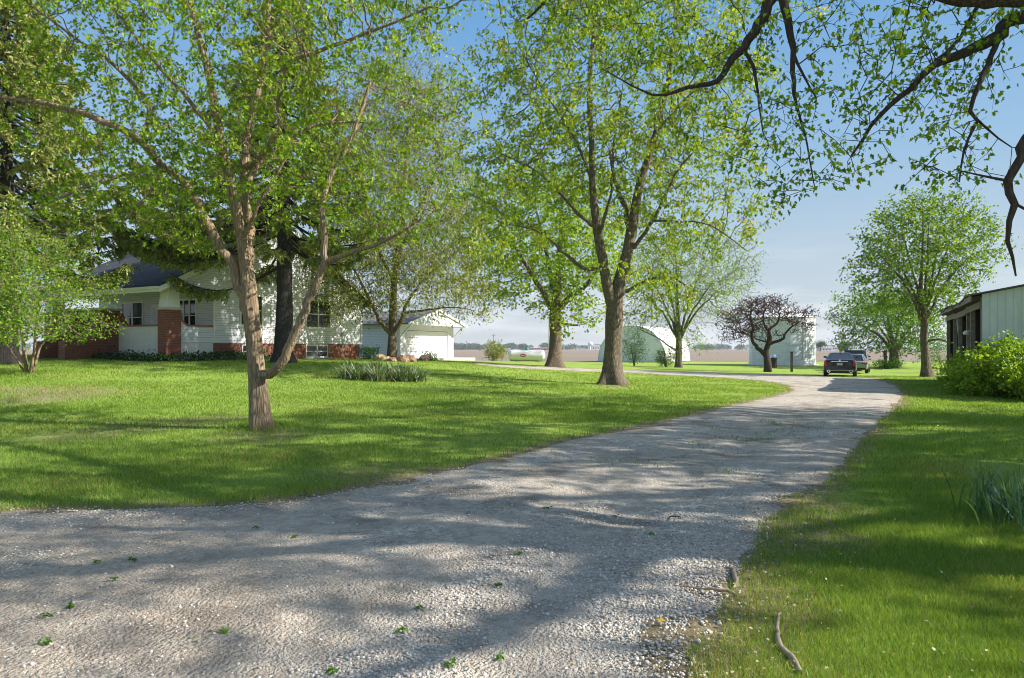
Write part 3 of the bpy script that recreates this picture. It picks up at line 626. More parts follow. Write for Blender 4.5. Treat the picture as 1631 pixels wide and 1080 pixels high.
D = 38; b = gbase(625, D)
limbs = [LB([(624, 582, D, .36), (625, 540, D, .31), (626, 500, D, .28), (628, 450, D, .22), (634, 400, D, .17), (640, 340, D, .13), (645, 270, D, .09), (650, 190, D, .05)]),
 LB([(624, 535, D, .16), (605, 510, D-.6, .13), (592, 485, D-1, .10), (575, 450, D-1.4, .07), (550, 410, D-2, .04)]),
 LB([(627, 535, D, .16), (640, 510, D-.4, .13), (650, 480, D-.6, .10), (680, 440, D-1, .07), (730, 400, D-1.2, .04)]),
 LB([(628, 450, D, .12), (600, 390, D, .09), (580, 320, D, .06), (560, 250, D, .04)]),
 LB([(640, 500, D-.3, .09), (690, 492, D-1, .06), (730, 490, D-1.4, .04), (755, 495, D-1.6, .02)]),
 LB([(634, 400, D, .10), (670, 330, D, .08), (700, 260, D, .05)])]
tree('locust_tree', 'thin-leaved olive tree above the rock ring, between the yucca bed and garage', 'tree', b, limbs,
 [E(640, 330, D, 105, 130, 4, 1), E(700, 430, D-1, 62, 65, 3, 1.1), E(580, 430, D-1, 60, 70, 3, .9), E(640, 180, D, 90, 80, 3.5, .8), E(735, 480, D-1.5, 30, 35, 1.8, .8), E(610, 480, D-.8, 50, 20, 2, .5)],
 8500, .4, M['leafC'], M['bark2'], 44, leaf=.19, per_tip=17, per=20, rs_=.8, twigs=2, twig_len=.35, shape='narrow', tip_r=.011, spread=.26, infl=5, flare=.3, clump=.7, leaf_r=.026)

D = 60; b = gbase(1081, D)
def star(px, by, D, ty, n, spreadpx, r0, seed, sag=0):
    r = random.Random(seed); out = []
    for k in range(n):
        u = (k+.5)/n*2-1+r.uniform(-.1, .1); dd = r.uniform(-1, 1)*spreadpx*D/F*.7
        out.append(LB([(px+u*4, by, D, r0), (px+u*spreadpx*.3, by+(ty-by)*.3-sag*abs(u), D+dd*.3, r0*.75), (px+u*spreadpx*.62, by+(ty-by)*(.62-.12*abs(u)), D+dd*.6, r0*.5), (px+u*spreadpx*.9, by+(ty-by)*(.95-.32*abs(u)), D+dd*.9, r0*.2)]))
    return out
limbs = [LB([(1081, 586, D, .50), (1081, 560, D, .42), (1081, 535, D, .40), (1080, 500, D, .24), (1078, 450, D, .14), (1076, 400, D, .06)])]+star(1081, 538, D, 410, 7, 100, .17, 5)
limbs.append(LB([(1079, 560, D, .12), (1050, 540, D-1, .09), (1020, 525, D-1.5, .05)]))
tree('elm_tree', 'vase-shaped tree with fanned bare lower limbs before the arched white building', 'tree', b, limbs,
 [E(1090, 430, D, 95, 70, 4.5, 1), E(1035, 480, D-1, 50, 40, 3, .6), E(1150, 460, D-1, 38, 45, 3, .8), E(1110, 545, D-2, 18, 10, 1.5, .8), E(1080, 500, D, 60, 30, 3, .3)],
 5200, .5, M['leafA'], M['bark2'], 55, leaf=.20, per_tip=12, rs_=.65, shape='narrow', tip_r=.018, spread=.35, infl=6, flare=.3, clump=.8, leaf_r=.04, rndshift=.05)

D = 51; b = gbase(1221, D)
limbs = [LB([(1223, 590, D, .26), (1222, 573, D, .24), (1220, 560, D, .21), (1226, 540, D, .17), (1225, 525, D, .12), (1238, 515, D, .08), (1242, 500, D, .05)]),
 LB([(1221, 568, D, .17), (1205, 552, D, .14), (1197, 538, D, .11), (1199, 522, D, .09), (1195, 505, D, .07), (1197, 488, D, .04)]),
 LB([(1225, 548, D, .12), (1246, 541, D-.5, .10), (1251, 531, D-.6, .08), (1262, 520, D-.8, .06), (1275, 512, D-1, .03)]),
 LB([(1225, 530, D, .09), (1217, 515, D+.4, .07), (1216, 500, D+.5, .05), (1225, 485, D+.5, .03)]),
 LB([(1195, 535, D, .06), (1180, 527, D-.5, .05), (1168, 515, D-.8, .03)]),
 LB([(1222, 545, D, .06), (1205, 540, D+.3, .05), (1195, 532, D+.6, .03)])]
tree('plum_tree', 'small crooked dark tree with purple leaves in front of the round grain bin', 'tree', b, limbs,
 [E(1212, 488, D, 36, 13, 2.2, 1.1), E(1265, 499, D, 22, 9, 1.8, 1.1), E(1283, 518, D, 12, 12, 1, .6), E(1172, 510, D, 24, 20, 1.8, .8), E(1190, 525, D, 30, 14, 1.8, .5), E(1165, 535, D, 12, 12, 1, .6), E(1225, 478, D, 20, 8, 1, .8)],
 3400, .24, M['leafP'], M['bark4'], 66, leaf=.11, per_tip=3.3, tip_r=.017, spread=.16, infl=4, flare=.2, clump=.32, leaf_r=.035, wob=.5)

D = 42; b = gbase(1476, D)
limbs = [LB([(1476, 598, D, .42), (1474, 570, D, .32), (1472, 540, D, .29), (1472, 505, D, .26), (1466, 470, D, .18), (1468, 430, D, .13), (1470, 380, D, .08), (1470, 330, D, .04)])]+star(1472, 510, D, 350, 7, 95, .14, 9)
limbs.append(LB([(1474, 545, D, .09), (1495, 540, D-.6, .08), (1510, 545, D-1, .05)]))
tree('maple_tree', 'full round green maple standing beside the far end of the open shed', 'tree', b, limbs,
 [E(1472, 385, D, 78, 72, 3.2, 1), E(1402, 425, D, 32, 34, 1.8, .8), E(1537, 400, D, 30, 48, 1.8, .9), E(1470, 468, D, 72, 30, 2.6, .7), E(1400, 478, D-.5, 34, 10, 1.4, .6), E(1545, 350, D, 20, 20, 1.2, .8)],
 7000, .38, M['leafA'], M['bark2'], 77, leaf=.17, per_tip=11, rs_=.74, tip_r=.012, spread=.16, infl=5, flare=.25, clump=.55, per=18, rndshift=-.12, leaf_r=.028)

D = 64; b = gbase(1424, D)
limbs = [LB([(1424, 584, D, .42), (1424, 565, D, .38), (1420, 540, D, .22), (1415, 510, D, .12), (1412, 480, D, .05)])]+star(1424, 562, D, 490, 6, 80, .16, 12, 4)
tree('maple_tree', 'smaller low-branching maple at the lawn edge beyond the parked cars', 'tree', b, limbs,
 [E(1405, 500, D, 62, 32, 3.6, 1), E(1365, 540, D, 26, 14, 2, .7), E(1460, 530, D, 35, 28, 2.5, .8), E(1440, 545, D, 60, 12, 2.5, .4)],
 4800, .45, M['leafD'], M['bark2'], 88, leaf=.22, per_tip=8, tip_r=.018, spread=.24, infl=6, flare=.25, clump=.7, leaf_r=.04)

# small multi-stemmed trees at the left
for px, D_, lab, sd_, hh in ((46, 22, 'small tree of several slim stems with bright leaves beside the brick porch', 91, 1.0), (-45, 19.5, 'slim leafy sapling cut by the left edge of the picture', 92, .95)):
    b = gbase(px, D_); by = HY-(b[2]-CH)/D_*F
    limbs = [LB([(px-3, by, D_, .10), (px-12, by-70, D_, .07), (px-25, by-130, D_, .05), (px-35, by-200, D_, .02)]),
     LB([(px+2, by, D_, .09), (px+10, by-60, D_-.2, .065), (px+14, by-130, D_-.3, .045), (px+25, by-210, D_-.3, .02)]),
     LB([(px+4, by, D_, .07), (px+22, by-50, D_+.3, .045), (px+50, by-90, D_+.4, .03), (px+80, by-120, D_+.5, .015)]),
     LB([(px-5, by, D_, .06), (px-30, by-40, D_+.3, .04), (px-60, by-80, D_+.4, .03), (px-80, by-120, D_+.5, .015)])]
    tree('young_tree', lab, 'tree', b, limbs,
     [E(px, by-130, D_, 80, 70, 1.6, 1), E(px+65, by-85, D_, 50, 40, 1.1, 1), E(px-20, by-200, D_, 80, 40, 1.4, .7), E(px+85, by-140, D_, 35, 25, .8, .8), E(px-60, by-90, D_, 40, 40, 1, .7)],
     2000, .17, M['leafA'], M['bark1'], sd_, leaf=.08, per_tip=9, rs_=.62, tip_r=.006, spread=.13, infl=2.2, flare=.1, clump=.34, leaf_r=.013, rndshift=-.2, minz=b[2]+1.15)

# big maple whose trunk stands right of the picture, limbs reaching in over the drive
b = np.array((9.6, 4.2, 0.))
def Q(px, py, d, r): return tuple(P(px, py, d))+(r,)
trunk = [(9.6, 4.2, 0, .52), (9.5, 4.2, 1.2, .44), (9.3, 4.2, 2.6, .42), (9.1, 4.3, 4.2, .36), (9.3, 4.5, 6.5, .28), (9.6, 4.8, 9, .2), (9.8, 5, 12, .08)]
limbs = [trunk,
 [(9.2, 4.3, 3.2, .22), (7.4, 4.8, 4.3, .17), (5.6, 5.0, 4.45, .13), Q(1631, -8, 5.1, .085), Q(1560, -4, 5.1, .07), Q(1490, -14, 5.1, .05), Q(1380, -60, 5.1, .03)],
 [(9.1, 4.3, 4.2, .16), (7.6, 5.6, 4.9, .12), Q(1660, 20, 6.4, .065), Q(1590, 60, 6.4, .055), Q(1535, 85, 6.4, .045), Q(1485, 105, 6.4, .035), Q(1450, 140, 6.4, .028), Q(1400, 185, 6.4, .02), Q(1355, 250, 6.3, .008)],
 [Q(1595, 57, 6.4, .03), Q(1578, 90, 6.3, .025), Q(1560, 130, 6.2, .022), Q(1545, 178, 6.2, .018), Q(1556, 192, 6.2, .014), Q(1535, 240, 6.1, .01), Q(1528, 290, 6.1, .006)],
 [Q(1556, 190, 6.2, .012), Q(1590, 220, 6.2, .008), Q(1612, 235, 6.2, .005)],
 [Q(1485, 105, 6.4, .02), Q(1530, 60, 6.5, .016), Q(1550, 20, 6.5, .02), Q(1570, -10, 6.5, .02)],
 [(9.1, 4.3, 4.8, .2), (6.8, 6.2, 6.0, .15), (4.6, 6.9, 6.0, .11), Q(1300, -60, 7.0, .08), Q(1232, -8, 7.0, .06), Q(1210, 35, 7.0, .05), Q(1182, 78, 7.0, .042), Q(1160, 105, 7.0, .035), Q(1142, 128, 7.0, .028), Q(1095, 140, 7.0, .02), Q(1040, 150, 7.0, .012), Q(960, 110, 7, .006)],
 [Q(1240, -20, 7.0, .05), Q(1255, 35, 6.9, .04), Q(1263, 80, 6.9, .03), Q(1264, 130, 6.9, .022), Q(1268, 165, 6.9, .016), Q(1282, 215, 6.8, .01), Q(1298, 300, 6.8, .005)],
 [Q(1182, 78, 7.0, .02), Q(1200, 105, 7.0, .018), Q(1207, 150, 7.0, .013), Q(1215, 210, 7.0, .007)],
 [Q(1264, 85, 6.9, .016), Q(1282, 125, 6.9, .012), Q(1300, 155, 6.9, .006)],
 [(5.2, 6.6, 6.0, .08), Q(1130, -90, 7.2, .06), Q(1000, -70, 7.2, .04), Q(900, -20, 7.2, .025), Q(840, 30, 7.2, .012)],
 [(9.2, 4.4, 4.4, .14), (7.2, 4.5, 4.8, .10), (5.2, 5.0, 4.1, .06), Q(1665, 190, 5.2, .035), Q(1625, 250, 5.2, .032), Q(1605, 288, 5.2, .03), Q(1613, 325, 5.2, .026), Q(1606, 350, 5.2, .02), Q(1604, 385, 5.2, .015), Q(1612, 410, 5.2, .011), Q(1618, 440, 5.2, .006)],
 [Q(1605, 288, 5.2, .012), Q(1575, 282, 5.2, .009), Q(1545, 275, 5.2, .006), Q(1520, 270, 5.2, .003)],
 [Q(1612, 322, 5.2, .012), Q(1635, 335, 5.2, .01), Q(1650, 350, 5.2, .006)],
 [(9.3, 4.5, 6.5, .16), (7.5, 2.5, 8.5, .12), (5.2, .5, 9.5, .08), (3, -1, 9.8, .04)],
 [(9.4, 4.6, 7.5, .16), (11.5, 6, 9.5, .1), (13, 7.5, 11, .05)],
 [(9.2, 4.4, 5.5, .16), (11, 2.5, 7.5, .1), (12, 1, 9, .05)],
 [(9.5, 4.7, 8, .14), (8.2, 7.5, 10, .1), (6.5, 9.2, 11.5, .05)]]
tree('maple_tree', 'big old maple whose dark limbs and hanging twigs reach in from the top right', 'tree', b, limbs,
 [E(1450, 70, 6.6, 150, 80, .8, 1.3), E(1540, 150, 6.2, 70, 70, .6, .9), E(1400, 225, 6.5, 60, 60, .5, 1.0), E(1250, 90, 7.0, 90, 100, .7, 1.0), E(1290, 220, 6.9, 45, 50, .5, 1.2), E(1100, 30, 7.2, 140, 50, .8, .7), E(900, 50, 7.2, 110, 50, .7, .5), E(1010, 100, 7.1, 90, 50, .6, .35), E(1200, 180, 7, 40, 60, .5, .7), E(1590, 225, 6.2, 40, 30, .4, .5), E(1295, 290, 6.9, 26, 45, .3, 1.2), E(1390, 285, 6.4, 35, 30, .3, .9), E(1510, 290, 6.1, 40, 45, .3, .4), E(1240, 280, 6.9, 25, 30, .3, .9),
  ((9.5, 4.5, 11), (4.8, 4.6, 3.2), .12), ((6.5, 3, 9), (3.8, 3.6, 1.7), .16), ((6.5, 1.5, 6.6), (2.6, 3.0, 1.0), .18), ((5.5, 8.5, 10.2), (3.4, 2.6, 1.6), .10), ((3.5, 2, 8.4), (2.6, 3, 1.0), .10), ((11.5, 4, 8), (2.5, 3.5, 2), .12)],
 9500, .15, M['leafA'], M['bark4'], 100, leaf=.052, per_tip=6.5, shape='maple', tip_r=.0035, spread=.045, wob=.5, twigs=2, twig_len=.13, infl=2.6, flare=.3, clump=.24, leaf_r=.008, droop=.9, maxn=30000,
 keep=lambda A: ~((np.abs(A[:, 0]-A[:, 1]*.755) < .35*A[:, 1]) & (A[:, 2] < CH+.245*A[:, 1]) & (A[:, 0] > .35*A[:, 1]) & (A[:, 1] > 0)) & (A[:, 2] > 3.0) & ((A[:, 1]*.755 > np.abs(A[:, 0])) | (np.sin(A[:, 0]*1.25+1)+np.sin(A[:, 1]*1.4+2)+np.sin(A[:, 2]*1.5+A[:, 0]*.6) > -.05)), bare=lambda s_: (s_[:, 0] > .69*s_[:, 1]) & (s_[:, 2] < CH+.38*s_[:, 1]) & (s_[:, 1] < 5.6))

# trees along the right-hand lawn, outside the picture: they throw the shade over drive and grass
for (x, y, ht, rr, sd_, lab) in ((17.5, 7, 14, 4.4, 101, 'shade maple on the right lawn, outside the picture, nearest the camera'), (21.5, 13.5, 18.5, 5.8, 102, 'tall shade maple on the right lawn, outside the picture, nearest the shed')):
    limbs = [[(x, y, 0, .4), (x, y, 2.5, .32), (x+.1, y, 5, .24), (x, y+.2, 8, .12), (x, y, ht-1, .04)]]
    for k in range(11):
        a = k*2.05+.4; limbs.append([(x, y, 2.8+k*.55, .2), (x+math.cos(a)*rr*.45, y+math.sin(a)*rr*.45, 4.6+k*.72, .15), (x+math.cos(a)*rr*.85, y+math.sin(a)*rr*.85, 6+k*.85, .06)])
    tree('maple_tree', lab, 'tree', (x, y, h1(x, y)), limbs, [((x, y, ht*.68), (rr, rr, ht*.32), 1)], 2000, .42, M['leafD'], M['bark2'], sd_, leaf=.2, per_tip=12, tip_r=.012, spread=.22, infl=6, clump=1.0, per=75, leaf_r=.028)

# ------------------------------------------------------------------ spruces
def spruce(name, label, base, ht, rad, z0, seed, nb=150, trunk_r=.42, lowmax=None, extra=()):
    rng = np.random.RandomState(seed); root = empty(name, base, 0, label, 'tree'); 
    C = spline([(0, 0, -.3, trunk_r*1.5), (0, 0, 0, trunk_r*1.35), (0, 0, .5, trunk_r*1.05), (.03, 0, ht*.3, trunk_r*.8), (-.03, .02, ht*.7, trunk_r*.4), (0, 0, ht, .02)], .4)
    V, Fq = limb_tube(C, 18, .25, rng, .07); TV = [V]; TF = [Fq]; off = len(V); NP = []; ND = []; NS = []
    A_ = []; B_ = []; RA = []; RB = []
    for k in range(-len(extra), nb):
        f = (max(k, 0)/nb)**.85; z = z0+(ht-z0)*f; a = k*2.39996+rng.uniform(-.3, .3); L_ = rad*(1-f)**.75*rng.uniform(.65, 1.1)+.3
        if lowmax and f < .15: L_ *= lowmax
        if k < 0: a, z, L_ = extra[k]
        n = max(4, int(L_/.3)); s_ = np.linspace(0, 1, n+1); dz = -L_*(.42*s_-.30*s_**3+.1*np.sin(s_*3))*(1-f*.6)+rng.uniform(-.1, .1)*s_
        wx = rng.uniform(-.12, .12)*L_*s_**2
        X = np.stack([np.cos(a)*L_*s_-np.sin(a)*wx, np.sin(a)*L_*s_+np.cos(a)*wx, z+dz], 1); rr = (.018+.012*L_)*(1-s_*.85)
        A_.append(X[:-1]); B_.append(X[1:]); RA.append(rr[:-1]); RB.append(rr[1:])
        m = int(L_*13); m = m if k >= 0 else int(m*1.7); t = rng.uniform(.22 if k >= 0 else .4, 1, m)**.8; P0 = np.stack([np.interp(t, s_, X[:, i]) for i in range(3)], 1)
        side = rng.choice([-1, 1], m); bl = (.25+.55*(1-t)*min(1, L_/3)+.15)*rng.uniform(.6, 1.2, m); da = a+side*rng.uniform(.6, 1.3, m)
        dirv = np.stack([np.cos(da), np.sin(da), -rng.uniform(.3, 1.2, m)], 1); dirv /= np.linalg.norm(dirv, axis=1)[:, None]
        P1 = P0+dirv*bl[:, None]; A_.append(P0); B_.append(P1); RA.append(np.full(m, .008)); RB.append(np.full(m, .004))
        q = 20; u = rng.uniform(.05, 1.05, (m, q)); NPk = P0[:, None]+(P1-P0)[:, None]*u[:, :, None]; nd_ = dirv[:, None]*.9+rng.normal(0, .55, (m, q, 3))
        nd_[:, :, 2] -= .15; NP.append(NPk.reshape(-1, 3)); ND.append(nd_.reshape(-1, 3))
    v, f = seg_tubes(np.concatenate(A_), np.concatenate(B_), np.concatenate(RA), np.concatenate(RB), 4); TV.append(v); TF.append(f+off)
    npmesh('trunk', np.concatenate(TV), [np.concatenate(TF)], M['bark3'], root, smooth=True)
    NP = np.concatenate(NP); ND = np.concatenate(ND); n = len(NP)
    leaves('crown', NP, rng.uniform(.12, .24, n), ND, M['needle'], root, 'narrow', rng)
    return root
b = gbase(452, 31); spruce('spruce_tree', 'old spruce with thick dark trunk close against the white siding', tuple(b), 17, 5.0, 5.4, 5, 120, .38, .9, [(3.72, 6.8, 6.8), (3.6, 7.1, 6.9), (3.86, 7.5, 6.5), (3.95, 6.6, 5.6), (3.5, 6.5, 6.7), (3.8, 8.0, 6.8), (3.72, 6.2, 6.4), (3.85, 6.9, 6.2), (3.68, 7.6, 6.3), (3.78, 8.5, 6.0), (3.6, 9.2, 6.0), (3.4, 4.5, 4.6), (5.7, 5.6, 3.6)])
b = (-19.6, 26.5, h1(-19.6, 26.5)); spruce('spruce_tree', 'dense olive spruce with drooping boughs at the far left, left of the porch', b, 16, 5.0, 4.6, 6, 150, .33)

# ------------------------------------------------------------------ buildings
UA = math.atan2(.88, .47)
def upair(parent, l0, l1, z0, z1, y, n=2, sill=True, axis='y', mull=.09):
    """a framed window with n lights on the plane y (facing -y) or, with axis 'x', on the plane x (facing -x)"""
    def bx(mb, a0, a1, d0, d1, c0, c1):
        if axis == 'y': mb.box(a0, a1, d0, d1, c0, c1)
        else: mb.box(d0, d1, a0, a1, c0, c1)
    w_ = MB(); t = .075
    bx(w_, l0-t, l1+t, y-.05, y+.02, z1, z1+t*1.3); bx(w_, l0-t, l1+t, y-.05, y+.02, z0-t, z0)
    bx(w_, l0-t, l0, y-.048, y+.02, z0, z1); bx(w_, l1, l1+t, y-.048, y+.02, z0, z1)
    for k in range(1, n):
        c = l0+(l1-l0)*k/n; bx(w_, c-mull/2, c+mull/2, y-.046, y+.02, z0, z1)
    for k in range(n):
        a = l0+(l1-l0)*k/n; b_ = l0+(l1-l0)*(k+1)/n; bx(w_, a+.02, b_-.02, y-.035, y+.01, (z0+z1)/2-.02, (z0+z1)/2+.02)
    win = w_.build('window', M['white'], parent)
    g = MB(); bx(g, l0, l1, y-.02, y+.004, z0, z1); g.build('pane', M['glass'], win)
    if sill: s_ = MB(); bx(s_, l0-.12, l1+.12, y-.09, y+.02, z0-t-.05, z0-t); s_.build('sill', M['white'], win)
    return win
house = empty('house', (-15, 30, 1.0), UA, 'white-sided bungalow with brick porch pillars and dark roof, behind the trees at left', 'house')
LEN = 12.6; DEP = 9.0
# walls: gable polygon side wall (ridge at mid length)
RX = 6.3; EZ = 3.62; SL = .53
def rz_(x): return EZ+SL*(RX-abs(x-RX)+.0)
w1 = MB(); w1.prism([(2.2, .9), (LEN, .9), (LEN, rz_(LEN)-.12), (RX, rz_(RX)-.12), (.12, rz_(.12)-.12), (.12, 3.34), (2.2, 3.34)], 'y', 0, .16)
w1.prism([(2.2, .9), (LEN, .9), (LEN, rz_(LEN)-.12), (RX, rz_(RX)-.12), (.12, rz_(.12)-.12), (.12, 3.34), (2.2, 3.34)], 'y', DEP-.16, DEP)
w1.box(2.2, 2.36, .16, DEP-.16, .9, 3.6); w1.box(LEN-.16, LEN, .16, DEP-.16, .9, 3.6)
w1.build('wall', M['siding'], house)
pw = MB()      # low porch walls, swept up to the pillars
def swept(a0, a1, zt, zb, zu, run, left=True, right=False):
    pts = [(a0, zb)]
    if left: pts += [(a0, zu)]+[(a0+run*(t), zt+(zu-zt)*(1-t)**2.2) for t in (.15, .35, .55, .8, 1.0)]
    else: pts += [(a0, zt)]
    if right: pts += [(a1-run*(1-t), zt+(zu-zt)*t**2.2) for t in (0, .25, .5, .7, .9, 1)]
    else: pts += [(a1, zt)]
    return pts+[(a1, zb)]
sw = MB(); sw.prism(swept(.36, 2.2, 1.66, .9, 2.25, .55), 'y', .0, .2); sw.build('porch_wall', M['siding'], house)
sc = MB(); sc.box(.36, 2.2, .03, .2, -.5, .9); sc.build('stucco_panel', M['stucco'], house); sc = MB(); sc.box(.03, .2, .36, 3.8, -.5, 1.0)
sc.prism(swept(.36, 3.8, 1.66, 1.0, 2.25, .6, True, True), 'x', .03, .2)
sc.build('stucco_panel', M['stucco'], house); sc = MB(); sc.prism(swept(6.5, 8.5, 1.66, -.5, 2.25, .5, True, True), 'x', .03, .2); sc.build('stucco_panel', M['stucco'], house)
cp = MB()
for a, b_ in zip(swept(.36, 2.2, 1.66, .9, 2.25, .55)[1:-1], swept(.36, 2.2, 1.66, .9, 2.25, .55)[2:-1]): cp.bar((a[0], .10, a[1]+.02), (b_[0], .10, b_[1]+.02), .26, .07)
pp = swept(.36, 3.8, 1.66, 1.0, 2.25, .6, True, True)[1:-1]
for a, b_ in zip(pp, pp[1:]): cp.bar((.115, a[0], a[1]+.02), (.115, b_[0], b_[1]+.02), .26, .07)
cp.build('coping', M['coping'], house)
fo = MB(); fo.box(2.2, LEN-.12, .06, .3, -.7, .9); fo.box(LEN-.3, LEN-.12, .3, DEP-.1, -.7, .9); fo.build('foundation', M['brick'], house)
fl = MB(); fl.box(.2, 2.3, .2, DEP-.2, .62, .78); fl.build('porch_floor', M['concrete'], house)
for (x0, x1, y0, y1) in ((-.38, .36, -.22, .36), (-.38, .36, DEP-.4, DEP+.22)):
    p_ = MB().box(x0, x1, y0, y1, -.6, 2.34).build('pillar', M['brick'], house, .01)
    MB().box(x0-.06, x1+.06, y0-.06, y1+.06, 2.34, 2.44).build('cap', M['concrete'], p_)
    cx_, cy_ = (x0+x1)/2, (y0+y1)/2
    MB().loft([[(cx_-h_, cy_-h_, z_), (cx_+h_, cy_-h_, z_), (cx_+h_, cy_+h_, z_), (cx_-h_, cy_+h_, z_)] for h_, z_ in ((.31, 2.44), (.25, 3.34))]).build('column', M['white'], p_)
for y0 in (3.8, 5.8):
    p_ = MB().box(-.9, .1, y0, y0+.7, -.6, 2.4).build('pier', M['brick'], house, .01); MB().box(-.98, .16, y0-.06, y0+.76, 2.4, 2.5).build('cap', M['concrete'], p_)
    MB().prism([(-2.3, -.6), (-.9, -.6), (-.9, 1.6), (-1.2, 1.35), (-1.7, 1.05), (-2.3, .95)], 'y', y0+.1, y0+.6).build('wing_wall', M['brick'], house)
st = MB()
for k in range(5): st.box(-1.9+k*.35, .1, 4.5, 5.8, -.5, .0+k*.155)
st.build('porch_steps', M['concrete'], house)
bm_ = MB(); bm_.box(-.3, .12, -.05, DEP+.05, 3.34, 3.62); bm_.box(.12, 2.2, -.03, .12, 3.24, 3.34); bm_.box(.12, 2.2, DEP-.12, DEP+.03, 3.24, 3.34); bm_.build('porch_beam', M['white'], house)
MB().box(.12, 2.2, .12, DEP-.12, 3.44, 3.5).build('porch_ceiling', M['white'], house)
rf = MB(); th = .16
for s_ in (-1, 1):
    ex = RX+s_*(RX+.85); ez = EZ-SL*.85
    rf.prism([(RX, EZ+SL*RX), (ex, ez), (ex, ez+th), (RX, EZ+SL*RX+th+.02)], 'y', -.5, DEP+.5)
roof = rf.build('roof', M['shingle'], house)
fb = MB()
for s_ in (-1, 1):
    ex = RX+s_*(RX+.86); ez = EZ-SL*.86
    for y0, y1 in ((-.54, -.503), (DEP+.503, DEP+.54)): fb.prism([(RX, EZ+SL*RX-.10), (ex, ez-.10), (ex, ez+th-.02), (RX, EZ+SL*RX+th-.02)], 'y', y0, y1)
fb.box(-.9, -.862, -.5, DEP+.5, EZ-SL*.86-.1, EZ-SL*.86+.13); fb.build('fascia', M['white'], house)
gt = MB(); gt.box(-.99, -.905, -.5, DEP+.5, EZ-SL*.86+.02, EZ-SL*.86+.13); gt.build('gutter', M['white'], house)
upair(house, 8.06, 9.86, 1.84, 3.25, 0, 2); upair(house, 3.75, 5.0, 1.84, 3.25, 0, 1)
upair(house, 8.15, 9.7, .22, .78, .06, 2, True); upair(house, 3.9, 4.8, .22, .78, .06, 1, True)
upair(house, 1.25, 2.55, 1.5, 2.95, 2.2, 3, axis='x'); upair(house, 5.3, 6.9, 1.5, 2.95, 2.2, 2, axis='x')
dr = MB().box(2.14, 2.2, 3.6, 4.55, .79, 2.85).build('door', M['white'], house); MB().box(2.12, 2.14, 3.75, 4.4, 1.7, 2.7).build('pane', M['glass'], dr)
MB().box(2.2-.03, 2.2+.06, -.03, 0, .9, 3.34).build('corner_board', M['white'], house); MB().box(LEN-.08, LEN+.03, -.03, 0, .9, 3.4).build('corner_board', M['white'], house)
mtr = MB(); mtr.lathe([(0, 0), (.09, 0), (.1, -.03), (.09, -.1), (0, -.12)], (10.9, 0, 1.45), 14, 'y'); mtr.bar((10.9, -.03, 1.35), (10.9, -.03, .3), .03); mtr.build('meter', M['steelgrey'], house)

# garage
gar = empty('garage', (-7.98, 48.6, .93), UA, 'white two-car garage with closed overhead door and low gable roof', 'garage')
GW = 6.96; GD = 7.0; GE = 2.55; GS = .29
def gz(x): return GE+GS*(GW/2-abs(x-GW/2))
gw = MB(); gw.box(0, .14, .14, GD, -.2, GE); gw.box(GW-.14, GW, .14, GD, -.2, GE); gw.prism([(0, -.2), (GW, -.2), (GW, GE), (GW/2, gz(GW/2)-.03), (0, GE)], 'y', GD-.01, GD+.13)
gw.build('wall', M['siding'], gar)
fw = MB(); fw.box(0, .81, 0, .14, -.2, GE-.05); fw.box(6.15, GW, 0, .14, -.2, GE-.05); fw.box(.81, 6.15, 0, .14, 2.06, GE-.05); fw.build('front_wall', M['white'], gar)
gg = MB(); gg.prism([(-.35, GE-.1), (GW+.35, GE-.1), (GW/2, gz(GW/2)-.02)], 'y', -1.0, -.92); gg.box(-.3, GW+.3, -.92, .14, GE-.1, GE-.05); gg.build('gable', M['siding'], gar)
dd = MB()
for k in range(4): dd.box(.83, 6.13, .07, .12, .01+k*.51, .50+k*.51)
door = dd.build('overhead_door', M['white'], gar, .012); MB().box(3.4, 3.6, .04, .07, .2, .25).build('handle', M['steelgrey'], door)
tr = MB(); tr.box(.72, .81, -.03, 0, 0, 2.15); tr.box(6.15, 6.24, -.03, 0, 0, 2.15); tr.box(.81, 6.15, -.03, 0, 2.06, 2.15); tr.build('door_trim', M['white'], gar)
gr_ = MB()
for s_ in (-1, 1):
    ex = GW/2+s_*(GW/2+.42); ez = gz(0)-GS*.42
    gr_.prism([(GW/2, gz(GW/2)), (ex, ez), (ex, ez+.1), (GW/2, gz(GW/2)+.11)], 'y', -1.06, GD+.4)
gr_.build('roof', M['shingle2'], gar)
gf = MB()
for s_ in (-1, 1):
    ex = GW/2+s_*(GW/2+.44); ez = gz(0)-GS*.44
    gf.prism([(GW/2, gz(GW/2)-.07), (ex, ez-.07), (ex, ez+.11), (GW/2, gz(GW/2)+.12)], 'y', -1.1, -1.062)
gf.build('fascia', M['white'], gar)
for x_ in (.05, GW-.05): MB().bar((x_, .0, GE-.95), (x_, -.92, GE-.14), .09).build('brace', M['white'], gar)
MB().box(.3, 6.7, -2.2, -.02, -.35, .02).build('apron', M['concrete'], gar)

